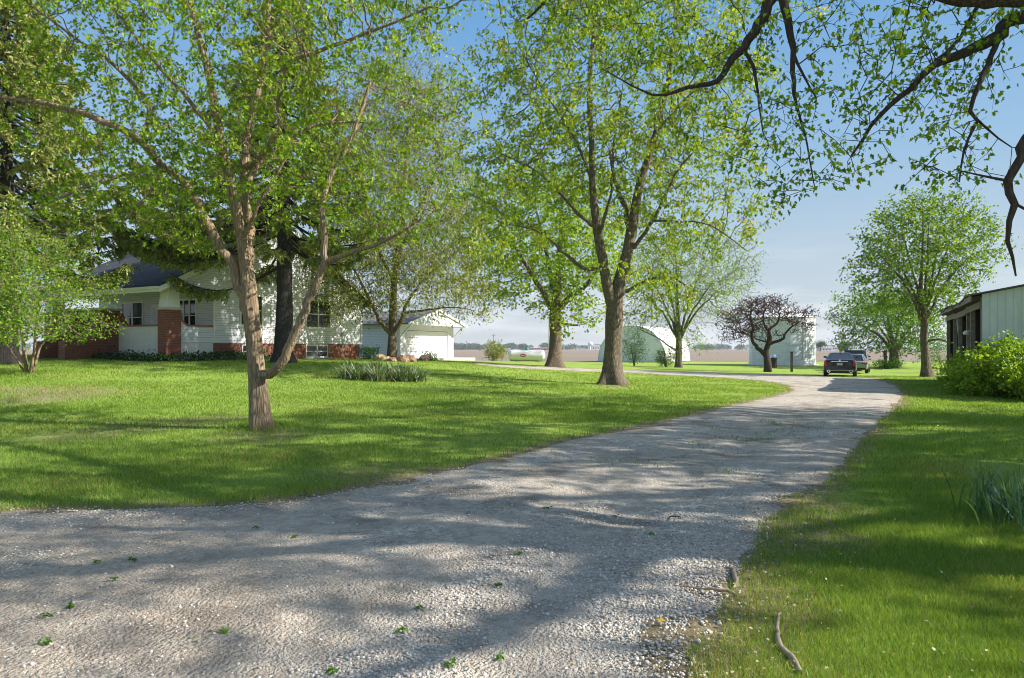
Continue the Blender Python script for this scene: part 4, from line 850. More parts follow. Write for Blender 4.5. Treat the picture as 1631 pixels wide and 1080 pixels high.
# open shed on the right
shed = empty('open_shed', (17, 24.7, 0), UA, 'low pole shed, open wooden front, pale ribbed steel end wall, at right edge', 'shed')
SW = 10.0; SLN = 13.8
def sz(y): return 3.62+.19*max(0, min(-y, 5))-.19*max(0, -y-5)
MB().prism([(0, -.3), (0, 3.60), (-5, sz(-5)-.02), (-SW, sz(-SW)-.02), (-SW, -.3)], 'x', -.06, 0).build('end_wall', M['shedwall'], shed)
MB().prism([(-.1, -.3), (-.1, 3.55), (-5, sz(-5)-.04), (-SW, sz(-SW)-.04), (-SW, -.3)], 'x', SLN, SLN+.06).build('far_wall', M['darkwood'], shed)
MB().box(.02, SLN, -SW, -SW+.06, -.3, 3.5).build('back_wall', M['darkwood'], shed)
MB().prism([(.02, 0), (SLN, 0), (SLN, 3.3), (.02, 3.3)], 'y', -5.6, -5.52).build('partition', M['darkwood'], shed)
r_ = random.Random(4); rfm = MB(); N_ = 24
for side, (ya, yb) in enumerate(((.38, -5), (-5, -SW-.3))):
    for k in range(N_):
        x0 = -.25+(SLN+.5)*k/N_; x1 = -.25+(SLN+.5)*(k+1)/N_-.006; dz = .05*math.sin(k*.9)+.02*r_.uniform(-1, 1)-(.10 if 5 < k < 12 else 0)*(side == 0)
        za = (3.62-.06 if side == 0 else sz(-5))+dz*(side == 0); zb = sz(yb) if side else sz(-5)
        rfm.loft([[(x0, ya, za), (x0, yb, zb), (x0, yb, zb+.05), (x0, ya, za+.05)], [(x1, ya, za), (x1, yb, zb), (x1, yb, zb+.05), (x1, ya, za+.05)]])
rfm.build('roof', M['shedroof'], shed)
for k, (xa, xb) in enumerate(((.06, 4.5), (4.45, 9.2), (9.15, SLN+.1))):
    MB().box(xa, xb, .02, .07+.002*k, 3.10-.05*(k == 1), 3.34-.05*(k == 1)).build('header_board', M['wood'], shed)
    MB().box(xa, xb, .30+.002*k, .34, 3.36+.04*k, 3.56-.05*(k == 1)).build('fascia_board', M['wood'], shed)
for x_ in (.12, 3.2, 4.6, 7.9, 10.2, SLN-.1):
    MB().box(x_-.08, x_+.08, -.14, .015, -.3, 3.5).build('post', M['wood'], shed)
MB().bar((9.2, -.05, 3.2), (8.2, -.05, 2.1), .06).build('brace', M['whitesteel'], shed)
for k in range(12):
    x_ = .6+k*1.15; MB().bar((x_, .28, 3.46), (x_, -4.95, sz(-5)-.12), .06, .14).build('rafter', M['wood'], shed)
lm = MB(); lm.lathe([(0, .0), (.10, .01), (.12, .08), (.05, .16), (0, .17)], (3.2, .16, 2.2), 14); lm.bar((3.2, .02, 2.35), (3.2, .16, 2.35), .04); lm.build('yard_light', M['white'], shed)

# arched building
D = 86.; qx, qy = (953-CX)/F*D, D
dirv_ = np.array((.88, -.47)); ctr = np.array((qx, qy))+dirv_*4.3
quon = empty('arched_barn', (ctr[0], ctr[1], .05), UA, 'white arched steel storage building with shaded end wall beyond the lawn', 'barn')
arc = [(4.3*math.cos(t), 4.45*math.sin(t)**.9) for t in np.linspace(0, math.pi, 25)]
MB().prism(arc, 'x', .05, .12).build('end_wall', M['whitesteel'], quon); MB().prism(arc, 'x', 11.9, 11.97).build('end_wall', M['whitesteel'], quon)
sk = []
for k in range(49):
    x_ = k*.25; m_ = 1.0+(.012 if k % 2 else 0); sk.append([(x_, a*m_*1.01, b_*m_*1.01) for a, b_ in arc]+[(x_, a*.985, b_*.985) for a, b_ in arc[::-1]])
MB().loft(sk).build('roof', M['quonroof'], quon)
MB().box(.0, .045, -1.3, 1.3, 0, 2.9).build('sliding_door', M['whitesteel'], quon)

# grain bin
binx, biny = (1245-CX)/F*70, 70.
gb = empty('grain_bin', (binx, biny, 0), 0, 'round white corrugated grain bin with ladder and low cone roof', 'grain bin')
prof = []
for k in range(116): prof.append((3.2+.012*math.cos(k*math.pi/2*1), -.1+k*.043))
MB().lathe([(3.2+(.012 if k % 2 else -.012), -.1+k*.05) for k in range(99)], (0, 0, 0), 64).build('wall', M['farwhite'] if False else M['whitesteel'], gb, smooth=False)
MB().lathe([(3.32, 4.76), (3.30, 4.80), (.5, 5.85), (.5, 6.0), (0, 6.05)], (0, 0, 0), 32).build('roof', M['quonroof'], gb)
va = math.atan2(-biny, -binx)      # towards the camera
def onbin(da, r=3.2): return (r*math.cos(va+da), r*math.sin(va+da))
bd = MB(); n_ = 6
for k in range(5):
    pts = [onbin(.14+.36*i/n_, 3.26) for i in range(n_+1)]; pi_ = [onbin(.14+.36*i/n_, 3.19) for i in range(n_+1)][::-1]
    bd.prism(pts+pi_, 'z', .55+k*.36, .55+k*.36+.345)
bd.build('door', M['siding'], gb)
ld = MB()
for da in (.60, .72): a = onbin(da, 3.33); ld.bar((a[0], a[1], .6), (a[0], a[1], 4.9), .045)
for k in range(14): a = onbin(.60, 3.33); c_ = onbin(.72, 3.33); ld.bar((a[0], a[1], .8+k*.3), (c_[0], c_[1], .8+k*.3), .03)
ld.build('ladder', M['steelgrey'], gb)
MB().lathe([(3.5, -.3), (3.5, .05), (0, .06)], (0, 0, 0), 40).build('footing', M['concrete'], gb)

def place(px, D, dz=0): x, y, z = gp(px, D); return (x, y, z+dz)
# barrel burner by the bin
br_ = empty('barrel', place(1232, 64), 0, 'rusty dark barrel with bright dome lid in front of the grain bin', 'barrel')
MB().lathe([(0, 0), (.30, 0), (.31, .05), (.30, .3), (.315, .32), (.30, .34), (.30, .62), (.315, .64), (.30, .66), (.31, .95), (0, .96)], (0, 0, 0), 20).build('drum', M['darkwood'], br_)
MB().lathe([(.32, .96), (.30, 1.1), (.2, 1.24), (0, 1.3)], (0, 0, 0), 20).build('lid', M['chrome'], br_, smooth=True)

# gas tank
tk = empty('gas_tank', place(839, 57), math.radians(-4), 'white horizontal propane tank with green dome on its top', 'tank')
R_ = .48; pr_ = [(0, -1.55)]+[(R_*math.sin(t), -1.25-.30*math.cos(t)) for t in np.linspace(.2, math.pi/2, 7)]+[(R_*math.sin(t), 1.25-.30*math.cos(t)) for t in np.linspace(math.pi/2, math.pi-.2, 7)]+[(0, 1.55)]
MB().lathe(pr_, (0, 0, .56), 32, 'x').build('shell', M['white'], tk, smooth=True)
MB().lathe([(.19, .98), (.2, 1.08), (.17, 1.19), (.08, 1.26), (0, 1.27)], (0, 0, 0), 20).build('dome', M['green'], tk, smooth=True)
for x_ in (-.9, .9): MB().box(x_-.06, x_+.06, -.3, .3, -.1, .22).build('leg', M['steelgrey'], tk)
for x_ in (-.9, .9): MB().box(x_-.2, x_+.2, -.42, .42, -.15, .05).build('pad', M['concrete'], tk)
em = []; 
def disc(mb, cx_, cz_, rx_, rz__, off): mb.loft([[(cx_+rx_*math.cos(t), -math.sqrt(R_**2-(rz__*math.sin(t))**2)-off+o2, cz_+rz__*math.sin(t)) for t in np.linspace(0, 2*math.pi, 28, endpoint=False)] for o2 in (0, .01)])
e1 = MB(); disc(e1, -.28, .56, .26, .12, .012); e1.build('emblem', M['redpaint'], tk)
e2 = MB(); e2.box(-.46, -.10, -R_-.022, -R_-.013, .54, .585); e2.build('emblem_band', M['white'], tk)

# posts and poles
MB_ = MB().bar((0, 0, -.3), (0, 0, 1.5), .16, .14); MB_.box(-.13, .13, -.1, .1, 1.5, 1.54)
o = MB_.build('wooden_post', M['darkwood']); o.location = place(1261, 52); tag(o, 'short dark post standing by the crooked purple tree', 'post')
MB_ = MB().bar((0, 0, -.3), (0, 0, 1.65), .2, .2); MB_.box(-.35, .2, -.12, .12, 1.55, 1.62)
o = MB_.build('wooden_post', M['darkwood']); o.location = place(1410, 63); tag(o, 'dark post with shrub at its foot beside the low-branching far maple', 'post')
o = MB().lathe([(0, -.3), (.05, -.3), (.045, 5.6), (.03, 5.7), (0, 5.7)], (0, 0, 0), 10).build('flagpole', M['white'], smooth=True); o.location = place(874.5, 58); tag(o, 'thin white pole beside the trunk of the maple behind the gas tank', 'pole')

# ------------------------------------------------------------------ cars
def car(name, label, base, rz, L_, W_, H_, paint, style):
    root = empty(name, base, rz, label, 'car', 'cars parked at the end of the drive')
    hw = W_/2; belt = {'sedan': 1.07, 'compact': .93, 'suv': 1.13}[style]*(H_/{'sedan': 1.45, 'compact': 1.42, 'suv': 1.78}[style]); zl = .24
    def sec(x, w_, zb_, zt): # closed section
        hp = [(w_*.80, zb_), (w_*.97, zb_+.07), (w_, zb_+.28), (w_*.99, zt-.28), (w_*.955, zt-.10), (w_*.86, zt-.015), (w_*.45, zt+.012)]
        return [(x, y, z) for y, z in hp]+[(x, -y, z) for y, z in hp[::-1]]
    tail = belt if style != 'suv' else belt
    secs = [sec(0, hw*.88, .36, tail-.16), sec(.03, hw*.93, .30, tail-.07), sec(.12, hw*.97, zl+.02, tail-.02), sec(.45, hw, zl, tail), sec(1.0, hw, zl-.02, belt+.005), sec(L_*.5, hw, zl-.03, belt-.01), sec(L_-1.3, hw, zl, belt-.05), sec(L_-.5, hw*.96, zl, belt-.16), sec(L_-.12, hw*.86, zl+.04, belt-.28), sec(L_, hw*.72, .34, belt-.40)]
    MB().loft(secs).build('body', paint, root, smooth=True, sub=1)
    xb0, xt0, xt1, xb1 = {'sedan': (.62, 1.55, 2.85, 3.75), 'compact': (.28, .95, 2.35, 3.45), 'suv': (.12, .42, 3.0, 3.9)}[style]
    gw_b, gw_t = hw*.84, hw*.60
    if style == 'suv': gw_b, gw_t = hw*.90, hw*.76
    def gsec(f):
        z = belt-.03+(H_-.035-belt+.03)*f; xa = xb0+(xt0-xb0)*f; xe = xb1+(xt1-xb1)*f; w_ = gw_b+(gw_t-gw_b)*f**1.25
        return [(xa, -w_*.86, z), (xa+.16, -w_*.98, z), (xe-.25, -w_*.97, z), (xe, -w_*.80, z), (xe, w_*.80, z), (xe-.25, w_*.97, z), (xa+.16, w_*.98, z), (xa, w_*.86, z)]
    MB().loft([gsec(f) for f in (0, .35, .7, 1)]).build('windows', M['glass'], root, smooth=False)
    top = gsec(1); cxm = (xt0+xt1)/2
    def rs(k, dz, e=0): return [(cxm+(x-cxm)*k, y*k, z+dz) for x, y, z in top]
    MB().loft([rs(1.03, -.045), rs(1.035, -.01), rs(.97, .022), rs(.7, .04)]).build('roof', paint, root, smooth=True)
    for s_ in (-1, 1):
        k0 = gsec(0); k1 = gsec(1)
        for i in ((0, 1) if s_ < 0 else (7, 6)): MB().bar(k0[i], k1[i], .07 if style != 'suv' else .1, .05).build('pillar', paint, root)
        for i in ((3,) if s_ < 0 else (4,)): MB().bar(k0[i], k1[i], .06, .05).build('pillar', paint, root)
        mid = tuple((np.array(k0[1 if s_ < 0 else 6])*.5+np.array(k0[2 if s_ < 0 else 5])*.5)); mt = tuple((np.array(k1[1 if s_ < 0 else 6])*.5+np.array(k1[2 if s_ < 0 else 5])*.5)); MB().bar(mid, mt, .07, .04).build('pillar', paint, root)
        mr_ = MB(); mr_.loft([[(xb1-.55+dx, s_*(gw_b+.06+.18*t), belt+.02+dz) for dx, dz in ((0, 0), (.14, .01), (.14, .13), (0, .12))] for t in (0, .15, .9, 1)]).build('mirror', paint, root, .02)
    rr_ = .335 if style != 'suv' else .37
    for wx in (.98, L_-.92):
        for s_ in (-1, 1):
            y0 = s_*(hw-.115); wh = MB(); pf = [(rr_*.62, -.11), (rr_*.9, -.115), (rr_, -.08), (rr_, .08), (rr_*.9, .115), (rr_*.62, .11)]
            wl = empty('wheel', (wx, y0, rr_), 0); wl.parent = root
            MB().lathe(pf+[pf[0]], (0, 0, 0), 24, 'y').build('tyre', M['tyre'], wl, smooth=True)
            rm = MB(); rm.lathe([(0, s_*.06), (rr_*.15, s_*.07), (rr_*.18, s_*.05), (rr_*.55, s_*.075), (rr_*.63, s_*.10), (rr_*.63, -s_*.08)], (0, 0, 0), 24, 'y'); rm.build('rim', M['rim'], wl)
    # rear details
    ins = .035
    if style == 'sedan':
        for s_ in (-1, 1):
            MB().loft([[(x_, s_*y_, z_) for y_, z_ in ((hw*.76, .66), (hw*.93, .68), (hw*.95, .76), (hw*.90, .97), (hw*.78, 1.0), (hw*.80, .81))] for x_ in (-.012, .20)]).build('taillight', M['redlens'], root, .01)
            MB().lathe([(.05, -.03), (.09, -.03), (.09, .1), (.05, .1), (.05, -.03)], (0, 0, 0), 16, 'x').build('exhaust', M['chrome'], root).location = (-.0, s_*hw*.66, .33)
        MB().box(-.035, .02, -.46, .46, .895, .935).build('chrome_bar', M['chrome'], root, .008)
        bp = MB().box(-.03, .06, -hw*.80, hw*.80, .36, .40); bp.build('bumper_trim', M['steelgrey'], root, .008)
        MB().box(-.008, .06, -.40, .40, .66, .88).build('plate_recess', M['black'], root, .02)
        MB().box(-.024, -.01, -.155, .155, .69, .83).build('licence_plate', M['plate'], root)
        MB().lathe([(0, -.03), (.05, -.028), (.055, 0), (0, 0)], (0, 0, 0), 12, 'x').build('emblem', M['chrome'], root).location = (-.01, 0, .985)
        MB().box(0.02, .4, -hw*.78, hw*.78, .22, .33).build('diffuser', M['black'], root, .02)
        MB().bar((1.72, 0, H_), (1.58, 0, H_+.07), .03).build('antenna', M['black'], root)
    else:
        for s_ in (-1, 1):
            zc = belt-.17 if style == 'compact' else belt-.05
            MB().loft([[(x_, s_*y_, zc+z_) for y_, z_ in ((hw*.45, -.02), (hw*.94, -.09), (hw*.985, .0), (hw*.93, .07), (hw*.45, .04))] for x_ in (-.012, .26)]).build('taillight', M['redlens'], root, .01)
        MB().box(-.01, .1, -hw*.85, hw*.85, .28, .44).build('lower_bumper', M['black'], root, .03)
        MB().box(-.03, -.012, -.155, .155, belt-.40, belt-.27).build('licence_plate', M['plate'], root)
    return root
def paint(name, c):
    m, t, b = newmat(name); b.inputs['Base Color'].default_value = rgba(c); b.inputs['Metallic'].default_value = .35; b.inputs['Roughness'].default_value = .28; b.inputs['Coat Weight'].default_value = .6; b.inputs['Coat Roughness'].default_value = .05
    v = coords(t); t.links.new(mixc(t, ramp(t, noise(t, v, 2.5, 5), [(.4, (0, 0, 0)), (.7, (.4, .4, .4))]), c, tuple(x*.7+.03 for x in c)), b.inputs['Base Color']); return m
hd = math.atan2(.89, .45)
car('sedan', 'black sedan with red tail lamps, parked nearest on the gravel', place(1337.5, 41), hd, 4.9, 1.84, 1.45, paint('black_paint', (.018, .017, .022)), 'sedan')
car('compact_car', 'pale grey-green compact car parked just beyond the black sedan', place(1360, 49), hd-.05, 4.4, 1.8, 1.40, paint('grey_green_paint', (.26, .33, .34)), 'compact')
car('suv', 'black sport utility vehicle, farthest of the parked cars', place(1361, 57), hd-.04, 4.7, 1.92, 1.76, paint('black_paint_glossy', (.012, .012, .014)), 'suv')

# ------------------------------------------------------------------ far away
def farwood(name, x0, x1, y, hgt, n, seed, label, depth=40):
    rng = np.random.RandomState(seed); nc = int((x1-x0)/5); cx_ = rng.uniform(x0, x1, nc); cy_ = y+rng.uniform(-depth, depth, nc); ch_ = hgt*rng.uniform(.45, .75, nc); 
    k = rng.randint(0, nc, n); d = rng.normal(0, 1, (n, 3)); d /= np.linalg.norm(d, axis=1)[:, None]; r = rng.uniform(.6, 1, n)[:, None]
    Pq = np.stack([cx_[k], cy_[k], ch_[k]*.5], 1)+d*r*np.stack([ch_[k]*.7, ch_[k]*.7, ch_[k]*.5], 1)
    o = leaves(name, Pq, rng.uniform(1.2, 2.6, n)*hgt/14, rng.normal(0, 1, (n, 3)), M['farleaf'], None, 'rhomb', rng); tag(o, label, 'trees', kind='stuff'); return o
def X_(px, d): return (px-CX)/F*d
farwood('far_woods', X_(-200, 1500), X_(560, 1500), 1500, 24, 14000, 1, 'distant belt of trees on the horizon at left')
farwood('far_woods', X_(560, 1450), X_(880, 1450), 1450, 21, 14000, 2, 'distant belt of trees on the horizon beyond the gas tank')
farwood('far_woods', X_(880, 1650), X_(1235, 1650), 1650, 20, 14000, 3, 'distant belt of trees on the horizon between the arched barn and grain bin')
farwood('far_woods', X_(1290, 1900), X_(1900, 1900), 1900, 14, 14000, 4, 'thin distant tree line on the horizon at right')
farwood('far_grove', X_(1331, 700), X_(1354, 700), 700, 13, 2500, 6, 'farmstead grove on the horizon above the parked cars', 8)
def fartree(px, D_, hgt, rad, seed, label):
    rng = np.random.RandomState(seed); x, y = X_(px, D_), D_; root = empty('far_tree', (x, y, -.02), 0, label, 'tree')
    MB().bar((0, 0, -.3), (0, 0, hgt*.5), rad*.12, rad*.12, 8).build('trunk', M['bark4'], root)
    n = 900; k = rng.randint(0, 22, n); c = rng.normal(0, 1, (22, 3)); c /= np.linalg.norm(c, axis=1)[:, None]; c = c*np.array([rad, rad, hgt*.26])*rng.uniform(.5, .85, (22, 1))+np.array([0, 0, hgt*.66])
    leaves('crown', c[k]+rng.normal(0, rad*.2, (n, 3)), rng.uniform(.8, 1.4, n)*rad*.14, rng.normal(0, 1, (n, 3)), M['farleaf'], root, 'rhomb', rng)
fartree(1306.5, 480, 7.6, 4.4, 71, 'single round tree far out in the field left of the parked cars')
fartree(1361, 690, 11.5, 2.9, 72, 'dark pointed tree on the horizon directly above the black sport utility vehicle')
fartree(1350.5, 650, 11, 2.2, 73, 'narrow tree at the right end of the far farmstead grove')
def farbarn(px, D_, w_, d_, h_, rise, wall, roofm, label, kind='barn'):
    r = empty('far_'+kind, (X_(px, D_), D_, -.05), 0, label, kind)
    MB().box(-w_/2, w_/2, 0, d_, 0, h_).build('wall', wall, r); MB().prism([(-w_/2-.4, h_), (w_/2+.4, h_), (w_/2-w_*.08, h_+rise), (-w_/2+w_*.08, h_+rise)], 'y', -.4, d_+.4).build('roof', roofm, r)
    for k in range(3): MB().box(-w_*.32+w_*.28*k, -w_*.32+w_*.28*k+w_*.08, -.06, -.01, h_*.3, h_*.75).build('window', M['glass'], r)
farbarn(1317, 600, 10, 8, 2.5, 2.2, M['farwhite'], M['farwhite'], 'low white farm shed beside the single round far tree')
farbarn(1325, 640, 6, 8, 4, 1.4, M['whitesteel'], M['farroof'], 'pale grey farm building left of the far farmstead grove')
farbarn(1361, 640, 5, 7, 5.8, 1.6, M['farwhite'], M['farroof'], 'small white farmhouse showing above the roof of the farthest car', 'house')
farbarn(1398, 800, 14, 8, 3.6, 1.6, M['farwhite'], M['farwhite'], 'long pale farm shed on the horizon right of the parked cars')
farbarn(858, 1000, 30, 12, 2.8, 1.0, M['farred'], M['farwhite'], 'long red building on the horizon beside the white gas tank')
farbarn(1, 900, 24, 12, 3.5, 1.4, M['farwhite'], M['farroof'], 'pale building on the horizon at the left edge')
farbarn(927, 1200, 9, 9, 3.6, 1.2, M['farwhite'], M['farroof'], 'small pale building on the horizon left of the water tower')
farbarn(949, 1200, 15, 12, 6, 3.2, M['farwhite'], M['farwhite'], 'white elevator building on the horizon right of the water tower')
for px, n_ in ((776, 'farthest left'), (804, 'middle'), (811, 'right')):
    farbarn(px, 1050, 5, 6, 2.2, .8, M['farwhite'], M['farwhite'], {'farthest left': 'small white shed on the horizon left of the small olive shrub', 'middle': 'small white shed on the horizon, left one of the pair by the gas tank', 'right': 'small white shed on the horizon, right one of the pair by the gas tank'}[n_], 'shed')
wt = empty('water_tower', (X_(940, 1500), 1500, 0), 0, 'white water tower with round tank on the horizon', 'water tower')
MB().lathe([(0, 8.5), (2.5, 9), (5, 11), (5.6, 13), (5, 15.5), (3, 17.2), (0, 17.8)], (0, 0, 0), 20).build('tank', M['farwhite'], wt, smooth=True); MB().lathe([(2.2, 0), (1.2, 2), (1.0, 9)], (0, 0, 0), 12).build('stem', M['farwhite'], wt, smooth=True)
up_ = None
for px, d_, hh in ((743, 900, 9), (786, 620, 11), (1002, 1000, 9), (659, 900, 9)):
    r = empty('power_pole', (X_(px, d_), d_, 0), 0, None, 'power pole', 'power poles on the horizon')
    r['label'] = {743: 'power pole on the horizon just right of the garage', 786: 'tall power pole rising above the small olive shrub', 1002: 'power pole on the horizon behind the arched barn', 659: 'power pole on the horizon behind the garage'}[px]
    MB().bar((0, 0, -.3), (0, 0, hh*1.4), .45).build('pole', M['farroof'], r); MB().bar((-2.2, 0, hh*1.25), (2.2, 0, hh*1.25), .3).build('crossarm', M['farroof'], r)

# ------------------------------------------------------------------ shrubs and low plants
def shrub(name, label, base, rx, ry, hgt, n, leaf, lm_, bm__, seed, n_st=9, shape='rhomb', nleaf=9, step=.12, z0=.1, tr=.006, rnd=0, cat='shrub', droop=.2, clump=.2):
    r = random.Random(seed); limbs = []; x, y, z = base
    for k in range(n_st):
        a = r.uniform(0, 6.28); m_ = r.uniform(.3, .75); limbs.append([(x+.05*math.cos(a), y+.05*math.sin(a), z, .02), (x+rx*m_*.45*math.cos(a), y+ry*m_*.45*math.sin(a), z+hgt*.4, .014), (x+rx*m_*math.cos(a), y+ry*m_*math.sin(a), z+hgt*r.uniform(.6, .85), .006)])
    return tree(name, label, cat, base, limbs, [((x, y, z+hgt*.55), (rx, ry, hgt*.45), 1)], n, step, lm_, bm__, seed, leaf=leaf, per_tip=nleaf, shape=shape, tip_r=tr, spread=step*.8, infl=2, flare=0, clump=clump, leaf_r=tr*2.5, droop=droop, rndshift=rnd, sides=6, trop=.15)
def gp3(px, d, dx=0): x, y, z = gp(px, d); return (x+dx, y, h1(x+dx, y))
for k, (px, d, rx, ry, hh, lab) in enumerate(((1570, 24.2, .75, .8, 1.25, 'bright green bush in front of the shed, nearest the open front'), (1612, 22.8, .95, 1.0, 1.65, 'bright arching bush against the pale steel wall of the shed'), (1668, 21.5, 1.3, 1.2, 1.5, 'bright bush cut by the right edge below the steel wall'))):
    shrub('bush', lab, gp3(px, d), rx, ry, hh, 1700, .12, M['leafA'], M['bark1'], 201+k, 26, nleaf=20, step=.16, clump=.28, rnd=.12)
shrub('shrub', 'slim upright green shrub in front of the arched barn', gp3(1010, 62), .95, .9, 3.3, 900, .16, M['leafD'], M['bark2'], 210, 12, 'narrow', 9, .25, tr=.012)
shrub('shrub', 'low dark green shrub at the foot of the vase-shaped tree', gp3(1060, 61), .7, .7, 1.7, 700, .16, M['leafD'], M['bark4'], 211, 10, 'narrow', 10, .2, tr=.014, rnd=-.2)
shrub('shrub', 'small olive shrub between the garage and the gas tank', gp3(786, 55), .7, .7, 1.4, 600, .11, M['leafC'], M['bark2'], 212, 9, 'rhomb', 10, .16, tr=.01)
shrub('shrub', 'little leafy sapling in front of the garage door', gp3(685, 44), .3, .3, .75, 160, .10, M['leafD'], M['bark2'], 213, 5, 'rhomb', 7, .12)
shrub('shrub', 'low dark shrub round the foot of the far dark post', gp3(1414, 62.4), 1.0, .7, .8, 400, .13, M['leafD'], M['bark4'], 214, 9, 'rhomb', 10, .16, rnd=-.3)
shrub('shrub', 'small green shrub at the corner of house and garage', (-8.9, 42.4, h1(-8.9, 42.4)), .4, .4, .8, 200, .10, M['leafD'], M['bark2'], 215, 6, 'rhomb', 8, .12)
shrub('shrub', 'pale drooping shrub beyond the far end of the shed', gp3(1502, 52), 1.5, 1.2, 2.6, 900, .14, M['leafD'], M['bark2'], 216, 10, 'narrow', 9, .25, rnd=.1, tr=.01)

def blades(name, C, hgt, wid, lean, mat, parent, rng, segs=3, rnd=None):
    """curved strap leaves rooted at C"""
    n = len(C); a = rng.uniform(0, 2*np.pi, n); dx = np.stack([np.cos(a), np.sin(a), np.zeros(n)], 1); sd_ = np.stack([-np.sin(a), np.cos(a), np.zeros(n)], 1)
    V = []; t = np.linspace(0, 1, segs+1)
    for k in t:
        c = C+dx*(lean*k**1.6)[:, None]*hgt[:, None]; c = c+np.array([0, 0, 1])*(hgt*(k-.35*lean*k*k))[:, None]; ww = wid*(1-k**2.2)*(.65+.6*k if k < .5 else .95)
        V.append(c-sd_*ww[:, None]/2); V.append(c+sd_*ww[:, None]/2)
    V = np.stack(V, 1).reshape(-1, 3); b_ = np.arange(n)[:, None]*(2*(segs+1))
    Fq = np.concatenate([np.stack([b_[:, 0]+2*k, b_[:, 0]+2*k+1, b_[:, 0]+2*k+3, b_[:, 0]+2*k+2], 1) for k in range(segs)])
    if rnd is None: rnd = rng.uniform(0, 1, n)
    return npmesh(name, V, [Fq], mat, parent, frnd=np.tile(rnd, segs))
rng = np.random.RandomState(31); k = 0
spots = [(553, 24.6), (572, 24.1), (588, 25.1), (603, 24.0), (620, 25.0), (636, 24.2), (652, 25.0), (666, 24.4), (596, 26.0), (630, 26.2), (560, 25.6)]
nm = ['leftmost yucca clump of the bed on the lawn', 'second yucca clump from the left in the bed, in its front row', 'yucca clump left of the middle of the bed, middle row', 'yucca clump at the front of the bed, left of the middle', 'yucca clump in the middle of the bed', 'yucca clump at the front of the bed, right of the middle', 'yucca clump second from the right end of the bed', 'rightmost yucca clump of the bed on the lawn', 'yucca clump in the back row of the bed, left of the tree trunk', 'yucca clump in the back row of the bed, right of the tree trunk', 'yucca clump at the back of the left end of the bed']
for (px, d), lab in zip(spots, nm):
    x, y, z = gp(px, d); n = 95; r0 = empty('yucca', (x, y, z), 0, lab, 'yucca', 'yucca clumps in the lawn bed')
    C = np.stack([rng.normal(0, .13, n), rng.normal(0, .13, n), np.zeros(n)], 1); blades('leaves', C, rng.uniform(.5, .8, n), np.full(n, .048), rng.uniform(.3, 1.4, n), M['yucca'], r0, rng)
    n = 25; C = np.stack([rng.normal(0, .18, n), rng.normal(0, .18, n), np.zeros(n)], 1); blades('dead_leaves', C, rng.uniform(.15, .3, n), np.full(n, .04), rng.uniform(1, 2, n), M['litter'], r0, rng)
x, y, z = gp(1612, 6.25); x += .06
r0 = empty('daffodil_clump', (x, y, z), 0, 'clump of tall grey-green bulb leaves at the right edge of the lawn', 'plant'); n = 260
C = np.stack([rng.normal(0, .19, n), rng.normal(0, .2, n), np.zeros(n)], 1); blades('leaves', C, rng.uniform(.3, .66, n), rng.uniform(.013, .024, n), rng.uniform(.1, .9, n), M['iris'], r0, rng, 5)
# ivy and lilies along the house
n = 5200; l = rng.uniform(-.6, 5.0, n); off = -np.abs(rng.normal(0, .55, n))-.05; U_ = np.array((.47, .88)); V_ = np.array((-.88, .47))
u2 = np.concatenate([l, rng.uniform(-1.2, -.3, 2600)]); v2 = np.concatenate([off, rng.uniform(-.5, 4.0, 2600)])
xy = np.array((-15, 30))+u2[:, None]*U_+v2[:, None]*V_; Z = H(xy[:, 0], xy[:, 1])+np.abs(rng.normal(.05, .10, len(xy)))*1.3
o = leaves('ground_cover', np.column_stack([xy, Z]), rng.uniform(.07, .14, len(xy)), rng.normal(0, 1, (len(xy), 3)), M['ivy'], None, 'rhomb', rng); tag(o, 'dark low ground cover along the foot of the brick porch', 'ground cover', kind='stuff')
for k, (u_, lab) in enumerate(((2.4, 'first grassy lily clump from the porch against the house'), (3.0, 'second grassy lily clump from the porch against the house'), (3.6, 'third grassy lily clump from the porch, beside the basement window'))):
    p_ = np.array((-15, 30))+u_*U_-.45*V_; r0 = empty('lily_clump', (p_[0], p_[1], h1(*p_)), 0, lab, 'plant', 'lily clumps by the house'); n = 90
    C = np.stack([rng.normal(0, .16, n), rng.normal(0, .16, n), np.zeros(n)], 1); blades('leaves', C, rng.uniform(.35, .75, n), np.full(n, .035), rng.uniform(.4, 1.1, n), M['yucca'], r0, rng, 3, rng.uniform(0, .5, n))
# rocks round the olive tree
def rock(base, sx, sy, sz_, mat, label, seed, group='stones of the ring round the olive tree'):
    r = np.random.RandomState(seed); bm = bmesh.new(); bmesh.ops.create_icosphere(bm, subdivisions=2, radius=1)
    for v in bm.verts: v.co = Vector((v.co.x*sx, v.co.y*sy, v.co.z*sz_))*(1+r.uniform(-.18, .18))
    me = bpy.data.meshes.new('rock'); bm.to_mesh(me); bm.free(); o = link('rock', me, mat, None); o.location = base; o.rotation_euler = (0, 0, r.uniform(0, 3)); tag(o, label, 'rock', group); return o
rk = [(605, 36.5, .33, 'tanrock', 'tan rounded stone at the left of the ring by the olive tree'), (614, 36.2, .25, 'tanrock', 'smaller tan stone left of the olive tree trunk'), (637, 36.4, .33, 'rock', 'rusty stone just right of the olive tree trunk'), (645, 36.6, .30, 'rock', 'second rusty stone right of the olive tree trunk'), (653, 36.9, .34, 'rock', 'rusty stone with peaked top at the right end of the ring'), (624, 36.0, .2, 'rock', 'low rusty stone before the olive tree trunk'), (676, 43, .32, 'rock', 'dark rock at the foot of the little sapling')]
for k, (px, d, s_, m_, lab) in enumerate(rk): rock(place(px, d, s_*.3), s_*1.5, s_, s_*.85, M[m_], lab, k)

